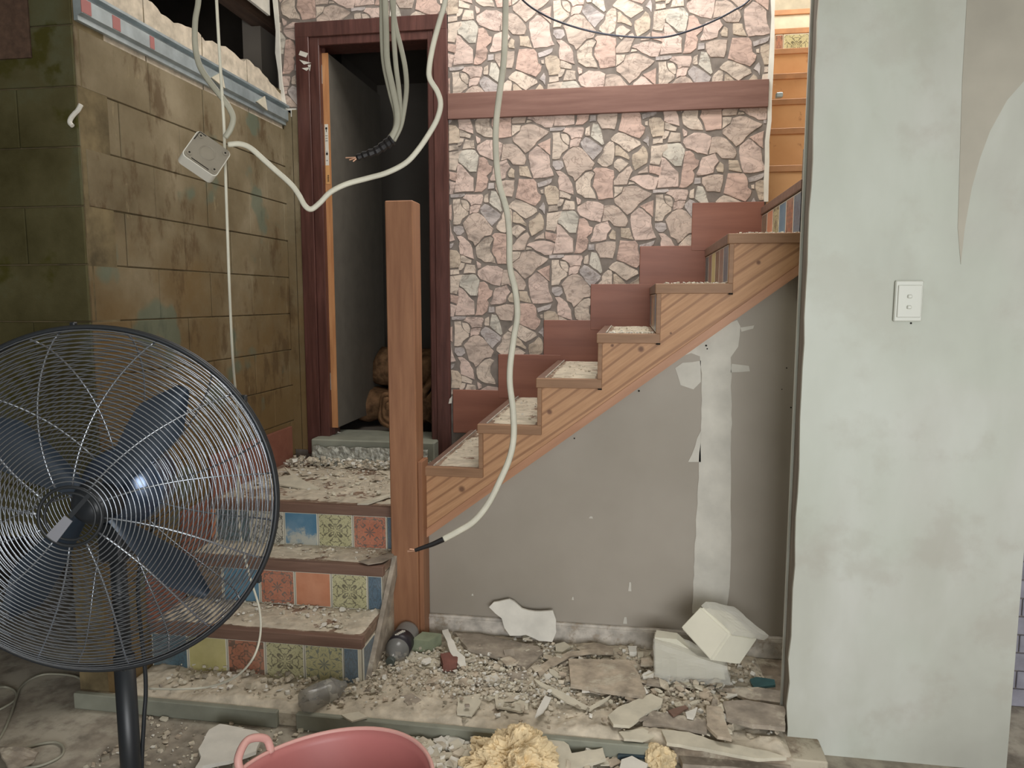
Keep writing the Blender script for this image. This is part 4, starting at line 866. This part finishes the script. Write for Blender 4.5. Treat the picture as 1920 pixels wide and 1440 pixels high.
c2 = onZ(1292, 1262, .06); pw = thing('wrapped_polystyrene', (c2.x, c2.y, .06), 'lower polystyrene block wrapped in thin clear plastic', 'polystyrene')
lowf = [onY(x, y, 2.50) for x, y in [(1230, 1280), (1362, 1282), (1356, 1246), (1310, 1238), (1270, 1206), (1228, 1202)]]
lb_ = MB().prism([p+Vector((0, .03, 0)) for p in lowf], (0, .07, .0), .01); lb_.build('foam_core', M['poly'], pw)
pts8 = [onY(1228, 1286, 2.50), onY(1368, 1286, 2.50), onY(1362, 1250, 2.50), onY(1228, 1206, 2.50)]
V, Fc = crumple(pts8+[p+Vector((0, .09, 0)) for p in pts8], [(0,1,2,3),(4,7,6,5),(0,4,5,1),(1,5,6,2),(2,6,7,3),(3,7,4,0)], 9, .008, 14, 7); finish('plastic_wrap', V, Fc, M['cling'], pw)
# ================================================================ BOTTLES
def bottle(name, base_p, top_p, R, label, lab_rng, crush=0, cap=True, empty=None, bandmat=None):
    b = Vector(base_p); t = Vector(top_p); ax = (t-b); L = ax.length; ax.normalize(); o = thing(name, tuple((b+t)/2-Vector((0, 0, R))), label, 'bottle')
    pr = [(.0, 0), (R*.75, 0), (R*.98, .03*L), (R, .08*L), (R*.97, .30*L), (R, .5*L), (R, .60*L), (R*.96, .68*L), (R*.75, .78*L), (R*.45, .87*L), (R*.30, .92*L), (R*.30, .97*L)]
    j = (lambda k, i: crush*mnoise.noise(Vector((k*.45, i*.6, 4)))) if crush else None
    MB().lathe(pr, b, ax, 28, jit=j).build('bottle_body', M['pet'], o, smooth=True)
    if lab_rng: lb = MB().lathe([(R*1.015, lab_rng[0]*L), (R*1.02, lab_rng[1]*L)], b, ax, 28).build('bottle_label', bandmat or M['labelm'], o, smooth=True)
    if cap: MB().lathe([(R*.36, .955*L), (R*.37, .96*L), (R*.37, 1.02*L), (R*.3, 1.03*L)], b, ax, 20).build('bottle_cap', M['capm'], o)
    return o, b, ax, L
o, b, ax, L = bottle('plastic_bottle', onZ(766, 1183, .105), onZ(732, 1240, .088), .046, 'dusty cola style bottle with black label lying by the newel post', (.32, .62))
for q in range(5):
    v = ax.cross(Vector((0, 0, 1))).normalized(); p = b+ax*L*(.40+.035*q)+Vector((0, 0, .043))+v*(.004*(q-2)); p2 = p+v*.0
    MB().box(p-Vector((.007, .002, .0)), p+Vector((.007, .002, .006))).build('label_print', M['boxw'], o)
bottle('clear_bottle', onZ(568, 1318, .085), onZ(650, 1282, .082), .040, 'crushed clear plastic bottle lying before the lowest tiled step', (.45, .62), crush=.22, cap=False, bandmat=M['cling'])
# ================================================================ YELLOW FOAM
def foam(name, label, c, rx, ry, rz, sub, seed):
    b = bmesh.new(); bmesh.ops.create_icosphere(b, subdivisions=sub, radius=1); V = []
    for v in b.verts:
        p = v.co.copy(); o3 = Vector((seed, seed*2, 0)); q = Vector((p.x*rx, p.y*ry, p.z*rz))*38
        n1 = mnoise.noise(q*.55+o3); n2 = 1-abs(mnoise.noise(q*1.3+o3))*2; n3 = 1-abs(mnoise.noise(q*3+o3))*2
        k_ = .80+.42*n1+.16*n2+.08*n3; V.append(Vector(c)+Vector((p.x*rx, p.y*ry, max(p.z, -.15)*rz))*k_)
    b.verts.index_update(); Fs = [[v.index for v in f.verts] for f in b.faces]; b.free()
    o = finish(name, V, Fs, M['foam'], None, label, 'foam'); return o
e = onZ(960, 1425, .05); foam('foam_heap', 'large crumbly heap of yellow expanding foam on the floor', (e.x, e.y, .035), .128, .12, .085, 6, 5)
e = onZ(965, 1368, .11); foam('foam_piece', 'smooth amber foam lump on top of the large foam heap', (e.x, e.y, e.z-.01), .030, .028, .026, 4, 8)
for k_, (x_, y_, l_) in enumerate([(905, 1400, 'yellow foam bit at the left edge of the large heap'), (1030, 1412, 'yellow foam bit at the right edge of the large heap'), (880, 1432, 'yellow foam bit nearest the pink tub')]):
    e = onZ(x_, y_, .03); foam('foam_piece', l_, (e.x, e.y, .025), .035, .03, .028, 4, 20+k_)
e = onZ(1240, 1420, .03); foam('foam_lump', 'small yellow foam lump beside the dark blue tile', (e.x, e.y, .02), .045, .045, .05, 5, 6)
random.seed(11)
# ================================================================ PINK TUB
tc = atD(620, 1472, 1.55); RT = .205; zr_ = tc.z+.0; tb = thing('pink_tub', (tc.x, tc.y, 0), 'faded pink flexible plastic tub with rope style handle, nearest the camera', 'tub')
mb = MB(); seg = 64
def rimz(t): return .018*(math.cos(t-math.radians(150)))**8*0 + .010*math.sin(2*t)
prt = [(.0, .012), (.14, .012), (.15, .03), (RT*.97, zr_-.02), (RT, zr_)]; pro = [(RT+.006, zr_), (.158, .02), (.15, 0), (0, 0)]
V = []; P_ = prt+pro
for (r, z_) in P_:
    for k in range(seg): t = 2*math.pi*k/seg; V.append((tc.x+r*1.03*math.cos(t), tc.y+r*math.sin(t), z_+(rimz(t) if z_ > .1 else 0)))
Fq = [(i*seg+k, i*seg+(k+1) % seg, (i+1)*seg+(k+1) % seg, (i+1)*seg+k) for i in range(len(P_)-1) for k in range(seg)]
finish('tub_body', V, Fq, M['tub'], tb, smooth=True)
MB().tube([(tc.x+(RT+.004)*1.03*math.cos(2*math.pi*k/seg), tc.y+(RT+.004)*math.sin(2*math.pi*k/seg), zr_+rimz(2*math.pi*k/seg)) for k in range(seg)], .005, 8, closed=True).build('tub_rim', M['tubrim'], tb, smooth=True)
ha = math.radians(163); hd = Vector((math.cos(ha), math.sin(ha), 0)); hs = Vector((-hd.y, hd.x, 0)); hb = Vector((tc.x, tc.y, zr_))+hd*(RT*1.02)
MB().tube(catmull([hb+hs*.045+Vector((0, 0, -.012)), hb+hs*.040+hd*.012+Vector((0, 0, .020)), hb+hd*.024+Vector((0, 0, .036)), hb-hs*.040+hd*.012+Vector((0, 0, .020)), hb-hs*.045+Vector((0, 0, -.012))], 8), .009, 10).build('tub_handle', M['tubrim'], tb, smooth=True)
# ================================================================ FAN
D0 = 1.6; FC = atD(183, 940, D0); fa = -(ray(800, 600).normalized()); fu = Vector((0, 0, 1)); fu = (fu-fa*fu.dot(fa)).normalized(); fr = fu.cross(fa)
RF = .378
pole = atD(240, 1350, 1.79); fan = thing('pedestal_fan', (pole.x, pole.y, 0), 'large black pedestal fan with wire guard in the left foreground', 'fan')
def FP(r, t, d): return FC+(fr*math.cos(t)+fu*math.sin(t))*r+fa*d
def fprof(r): q = r/RF; return .125*(1-q**2.6)**.7
def rprof(r): q = r/RF; return -.012-.115*(1-q**4)**.6
def rings(prof, r0, r1, n_, seg=84, wr=.0015):
    mb = MB()
    for i in range(n_):
        r = r0+(r1-r0)*i/(n_-1); mb.tube([FP(r, 2*math.pi*k/seg, prof(r)) for k in range(seg)], wr, 4, closed=True)
    return mb
fg = MB().tube([FP(RF, 2*math.pi*k/96, .004) for k in range(96)], .0055, 8, closed=True).build('front_guard', M['black'], fan, smooth=True)
rings(fprof, .062, RF-.006, 36).build('guard_wires', M['chrome'], fg, smooth=True, kind='stuff')
for k in range(12):
    t = math.radians(8+30*k); MB().tube([FP(r, t+.35*(1-r/RF), fprof(r)-.003) for r in np.linspace(.06, RF, 16)], .0021, 6).build('guard_rib', M['chrome'], fg, smooth=True)
MB().tube([FP(.060, 2*math.pi*k/48, fprof(.06)) for k in range(48)], .0035, 8, closed=True).build('hub_ring', M['black'], fg, smooth=True)
MB().tube([FP(.048, 2*math.pi*k/48, fprof(.05)) for k in range(48)], .0025, 8, closed=True).build('hub_ring', M['black'], fg, smooth=True)
q0 = FP(.0, 0, fprof(0)+.0); d1 = (fr*math.cos(math.radians(228))+fu*math.sin(math.radians(228))); d2 = fa.cross(d1)
MB().prism([q0+d1*.004+d2*.010, q0+d1*.058+d2*.014, q0+d1*.058-d2*.010, q0+d1*.004-d2*.009], fa*.002, .0).build('badge_strip', M['badge'], fg, label='satin metal badge strip')
MB().prism([q0+d1*.0+d2*.005, q0-d1*.058+d2*.004, q0-d1*.058-d2*.004, q0-d2*.005], fa*.002, .0).build('badge_strip', M['black'], fg)
rg = MB().tube([FP(RF, 2*math.pi*k/96, -.010) for k in range(96)], .0055, 8, closed=True).build('rear_guard', M['black'], fan, smooth=True)
rings(rprof, .10, RF-.006, 34).build('guard_wires', M['chrome'], rg, smooth=True, kind='stuff')
for k in range(12):
    t = math.radians(20+30*k); MB().tube([FP(r, t-.3*(1-r/RF), rprof(r)+.003) for r in np.linspace(.09, RF, 14)], .0021, 6).build('guard_rib', M['chrome'], rg, smooth=True)
for ang in (35, 155, 275, 330, 95): MB().box(FP(RF+.004, math.radians(ang), -.008)-Vector((.006, .006, .008)), FP(RF+.004, math.radians(ang), -.008)+Vector((.006, .006, .008)), .002).build('guard_clip', M['black'], fan)
def blade(a0):
    mb = MB(); V = []; nr, nw = 14, 6
    for i in range(nr+1):
        r = .045+.265*i/nr; q = i/nr; wd_ = .018+.036*math.sin(min(1, q*1.3)*math.pi/2)-(.040*max(0, q-.70)/.30)**1.
        for j in range(nw+1):
            s = (j/nw-.5)*2; ofs = s*wd_; t = a0; tw = (.55-.30*q)
            p = FC+(fr*math.cos(t)+fu*math.sin(t))*r+(-fr*math.sin(t)+fu*math.cos(t))*(ofs*math.cos(tw)+.02*q)+fa*(.0+ofs*math.sin(tw)-.012*(1-s*s)+.01); V.append(p)
    f = [(i*(nw+1)+j, i*(nw+1)+j+1, (i+1)*(nw+1)+j+1, (i+1)*(nw+1)+j) for i in range(nr) for j in range(nw)]
    n0 = len(V); V2 = [v-fa*.002 for v in V]; f2 = [tuple(n0+k for k in q[::-1]) for q in f]; mb.add(V+V2, f+f2)
    per = [j for j in range(nw+1)]+[i*(nw+1)+nw for i in range(1, nr+1)]+[nr*(nw+1)+j for j in range(nw-1, -1, -1)]+[i*(nw+1) for i in range(nr-1, 0, -1)]
    mb.add(V+V2, [(per[k], per[(k+1) % len(per)], n0+per[(k+1) % len(per)], n0+per[k]) for k in range(len(per))])
    mb.build('fan_blade', M['bladem'], fan, smooth=True)
for a_ in (48, 139, 227, 312): blade(math.radians(a_))
MB().lathe([(.0, .045), (.025, .043), (.040, .034), (.048, .016), (.050, -.02), (.046, -.03)], FC, fa, 32).build('blade_hub', M['black'], fan, smooth=True)
MB().lathe([(.05, -.10), (.088, -.12), (.095, -.135), (.095, -.22), (.085, -.25), (.05, -.275), (.0, -.28)], FC, fa, 40).build('motor_housing', M['motor'], fan, smooth=True)
mc = FC-fa*.18
MB().tube([(pole.x, pole.y, .02), (pole.x, pole.y, .55)], .0235, 20).build('lower_pole', M['black'], fan, smooth=True)
MB().tube([(pole.x, pole.y, .5), (pole.x, pole.y, mc.z-.13)], .018, 20).build('upper_pole', M['black'], fan, smooth=True)
MB().box((pole.x-.03, pole.y-.03, mc.z-.17), (pole.x+.03, pole.y+.03, mc.z-.08), .006).build('tilt_bracket', M['black'], fan)
MB().lathe([(.0, 0), (.24, 0), (.24, .015), (.22, .03), (.05, .045), (.03, .08)], (pole.x, pole.y, 0), (0, 0, 1), 40).build('round_base', M['black'], fan, smooth=True)
cp = atD(273, 1270, 1.82); MB().tube(catmull([mc+Vector((.05, .02, -.09)), cp+Vector((-.004, 0, .25)), cp, atD(270, 1350, 1.82), atD(266, 1440, 1.82), atD(262, 1560, 1.82)+Vector((0, 0, -.10))], 8), .005, 8).build('power_cord', M['black'], fan, smooth=True)
# ================================================================ CABLES
ceil_z = 2.6
def cable(name, label, pts, D, w_, mat, flat=.5, tip=None, group=None, top=True, side=None):
    P = [atD(x, y, d_ if False else D) if len(q) == 2 else atD(x, y, q[2]) for q in pts for x, y in [(q[0], q[1])]]
    if top: P = [Vector((P[0].x, P[0].y, ceil_z+.02)), Vector((P[0].x, P[0].y, P[0].z+.3)), Vector((P[0].x, P[0].y, P[0].z+.12)), P[0]+Vector((0, 0, .05))]+P
    o = thing(name, tuple(P[-1]), label, 'cable', group)
    MB().tube(catmull(P, 7), w_, 8, flat=flat, side=side).build('cable_sheath', mat, o, smooth=True); return o, P
side = tuple(rt)
cable('flat_cable', 'flat off white cable hanging left, bending into the grey socket box', [(372, 0), (366, 40), (366, 85), (374, 122), (392, 152), (414, 180), (430, 203), (437, 222), (432, 242), (422, 258)], 1.6, .0066, M['cableg'], .6, side=side)
cable('thin_cable', 'thin white cable running down past the socket box behind the fan', [(406, 0), (411, 90), (416, 170), (420, 235), (422, 300, 1.66), (424, 360, 1.68), (427, 450, 1.72), (431, 560, 1.78), (437, 680, 1.9), (445, 770, 2.05), (449, 850, 2.15), (446, 930, 2.2), (452, 1010, 2.22), (468, 1080, 2.25), (486, 1140, 2.24), (488, 1190, 2.22), (474, 1235, 2.18), (440, 1270, 2.2), (390, 1288, 2.25), (330, 1292, 2.25), (280, 1291, 2.25)], 1.6, .0034, M['cablew'], 1.)
cable('flat_cable', 'long white flat cable sagging from the socket box across the doorway', [(835, 0), (824, 40), (812, 85), (805, 125), (806, 148), (820, 172), (826, 195), (820, 222), (805, 250), (783, 282), (760, 306), (725, 324), (690, 334), (650, 345), (620, 360), (600, 380), (584, 392), (572, 386), (560, 365), (545, 345), (515, 318), (495, 300), (470, 278), (450, 270), (428, 271)], 1.6, .0060, M['cablew'], .7, side=side)
bn, P = cable('cable_bundle', 'bundle of three grey cables hanging before the doorway, ends taped', [(722, 0), (724, 60), (726, 115), (736, 165), (744, 205), (744, 235), (732, 262)], 1.75, .0075, M['cableg'], .5, side=side)
for pts in ([(738, 0), (738, 60), (742, 120), (748, 170), (750, 210), (748, 238), (735, 264)], [(735, 0), (742, 50), (752, 90), (760, 130), (762, 170), (756, 215), (750, 240), (738, 264)], [(716, 0), (716, 60), (720, 120), (732, 175), (742, 215), (740, 242), (728, 262)]):
    Q = [atD(x, y, 1.765) for x, y in pts]; Q = [Vector((Q[0].x, Q[0].y, ceil_z+.02)), Vector((Q[0].x, Q[0].y, Q[0].z+.3)), Vector((Q[0].x, Q[0].y, Q[0].z+.12)), Q[0]+Vector((0, 0, .05))]+Q; MB().tube(catmull(Q, 7), .006, 8, flat=.5, side=side).build('cable_sheath', M['cableg'], bn, smooth=True)
Q = catmull([atD(x, y, 1.755) for x, y in [(736, 262), (722, 272), (705, 283), (685, 290), (668, 296)]], 5); MB().tube(Q, [.013-.006*i/(len(Q)-1)+.0015*math.sin(i*2.1) for i in range(len(Q))], 8).build('black_tape', M['tape'], bn, smooth=False)
for e in ((648, 296), (655, 300), (662, 303)): MB().tube([atD(672, 295, 1.755), atD(*e, 1.755)], .0018, 6).build('bare_wire', M['copper'], bn)
lgc, P = cable('flat_cable', 'longest white flat cable hanging to the stairs, end taped black', [(948, 0), (947, 60), (944, 120), (936, 180), (930, 235), (930, 290), (936, 345), (950, 395), (955, 440), (956, 500), (966, 545), (970, 590), (964, 630), (957, 680), (956, 720), (962, 770), (963, 820), (955, 860), (938, 900), (915, 945), (888, 978), (858, 997), (830, 1012)], 2.15, .0092, M['cablew'], .6, side=side)
Q = catmull([atD(x, y, 2.15) for x, y in [(832, 1011), (812, 1020), (795, 1026), (778, 1032)]], 5); MB().tube(Q, [.0085-.003*i/(len(Q)-1) for i in range(len(Q))], 8).build('black_tape', M['tape'], lgc)
MB().tube([atD(779, 1032, 2.15), atD(764, 1034, 2.15)], .003, 6).build('bare_wire', M['copper'], lgc); MB().tube([atD(779, 1031, 2.15), atD(768, 1030, 2.15)], .002, 6).build('bare_wire', M['copper'], lgc)
o_ = thing('loop_cable', tuple(atD(1230, 70, 2.4)), 'thin dark metallic cable looping in front of the stone wallpaper', 'cable')
MB().tube(catmull([atD(x, y, 2.4) for x, y in [(930, -60), (980, 0), (1020, 28), (1060, 45), (1105, 58), (1150, 66), (1200, 70), (1250, 69), (1300, 55), (1345, 36), (1375, 20), (1405, 0), (1450, -60)]], 8), .0032, 8).build('cable_sheath', simple('dark_metal_cable', (84, 86, 98), .25, .6, .5), o_, smooth=True)
def fcable(name, label, pts, zz=.006, w_=.004, mat='cableg'):
    P = [onZ(x, y, zz+(.03 if i in (0,) else 0)) for i, (x, y) in enumerate(pts)]; tag(MB().tube(catmull(P, 7), w_, 8).build(name, M[mat], smooth=True), label, 'cable')
fcable('floor_cable', 'dusty cable looped on the floor beside the slab at far left', [(165, 1290), (158, 1278), (140, 1268), (110, 1264), (80, 1265), (55, 1275), (38, 1290), (30, 1310), (22, 1335), (5, 1375), (-20, 1410)])
fcable('floor_cable', 'dusty cable curving out of frame at the left edge', [(-20, 1290), (10, 1288), (28, 1296), (28, 1312), (0, 1330), (-30, 1340)])
fcable('floor_cable', 'cable with the elongated loop on the floor in the lower left corner', [(-20, 1405), (10, 1406), (40, 1404), (80, 1394), (105, 1392), (118, 1400), (117, 1414), (100, 1426), (70, 1437), (40, 1440), (10, 1450)])
cr = MB(); V, Fc = crumple([onZ(0, 1402, .02), onZ(70, 1412, .02), onZ(62, 1428, .02), onZ(20, 1445, .02)]+[onZ(0, 1402, .035), onZ(70, 1412, .035), onZ(62, 1428, .035), onZ(20, 1445, .035)], BF and [(0,1,2,3),(4,7,6,5),(0,4,5,1),(1,5,6,2),(2,6,7,3),(3,7,4,0)], 4, .01, 20, 3)
tag(finish('crumpled_scrap', V, Fc, M['greyplank']), 'crumpled grey green scrap within the cable loops at lower left', 'scrap')
# socket box
bc_ = atD(388, 288, 1.6); ang = math.radians(-34); bn_ = -ray(388, 288).normalized(); r_ = Vector((0, 0, 1)).cross(bn_).normalized(); u_ = bn_.cross(r_); bu = r_*math.cos(ang)+u_*math.sin(ang); bv = -r_*math.sin(ang)+u_*math.cos(ang)
tl = Matrix.Rotation(math.radians(-34), 3, bu); bv = tl @ bv; bn_ = tl @ bn_
sb = thing('socket_box', tuple(bc_), 'grey and white plastic socket box dangling from the cables', 'box')
def BP(a, b, d): return bc_+bu*a+bv*b+bn_*d
def rrect(w2, h2, r, d):
    P = []
    for cx_, cy__, a0 in ((w2-r, h2-r, 0), (-w2+r, h2-r, 90), (-w2+r, -h2+r, 180), (w2-r, -h2+r, 270)):
        for k in range(5): t = math.radians(a0+22.5*k); P.append(BP(cx_+r*math.cos(t), cy__+r*math.sin(t), d))
    return P
MB().prism(rrect(.040, .039, .010, -.034), bn_*.034).build('box_body', M['boxw'], sb); MB().prism(rrect(.038, .037, .009, .0), bn_*.003).build('box_lid', M['boxg'], sb)
MB().tube([BP(.016*math.cos(2*math.pi*k/28), .016*math.sin(2*math.pi*k/28), .0035) for k in range(28)], .0014, 6, closed=True).build('knockout_ring', M['boxg'], sb)
for sx in (-1, 1):
    for sy2 in (-1, 1): MB().lathe([(.006, .003), (.006, .005), (.003, .0052)], BP(sx*.029, sy2*.026, 0), bn_, 12).build('screw_boss', M['boxg'], sb); MB().lathe([(.0022, .005), (.0022, .0056)], BP(sx*.029, sy2*.026, 0), bn_, 8).build('screw_hole', M['hole'], sb)
MB().tube([BP(-.02, .034, .0035), BP(-.035, .034, .0035), BP(-.036, .01, .0035)], .001, 5).build('lid_ridge', M['hole'], sb)
MB().tube([BP(.02, -.034, .0035), BP(-.02, -.034, .0035)], .001, 5).build('lid_ridge', M['hole'], sb)
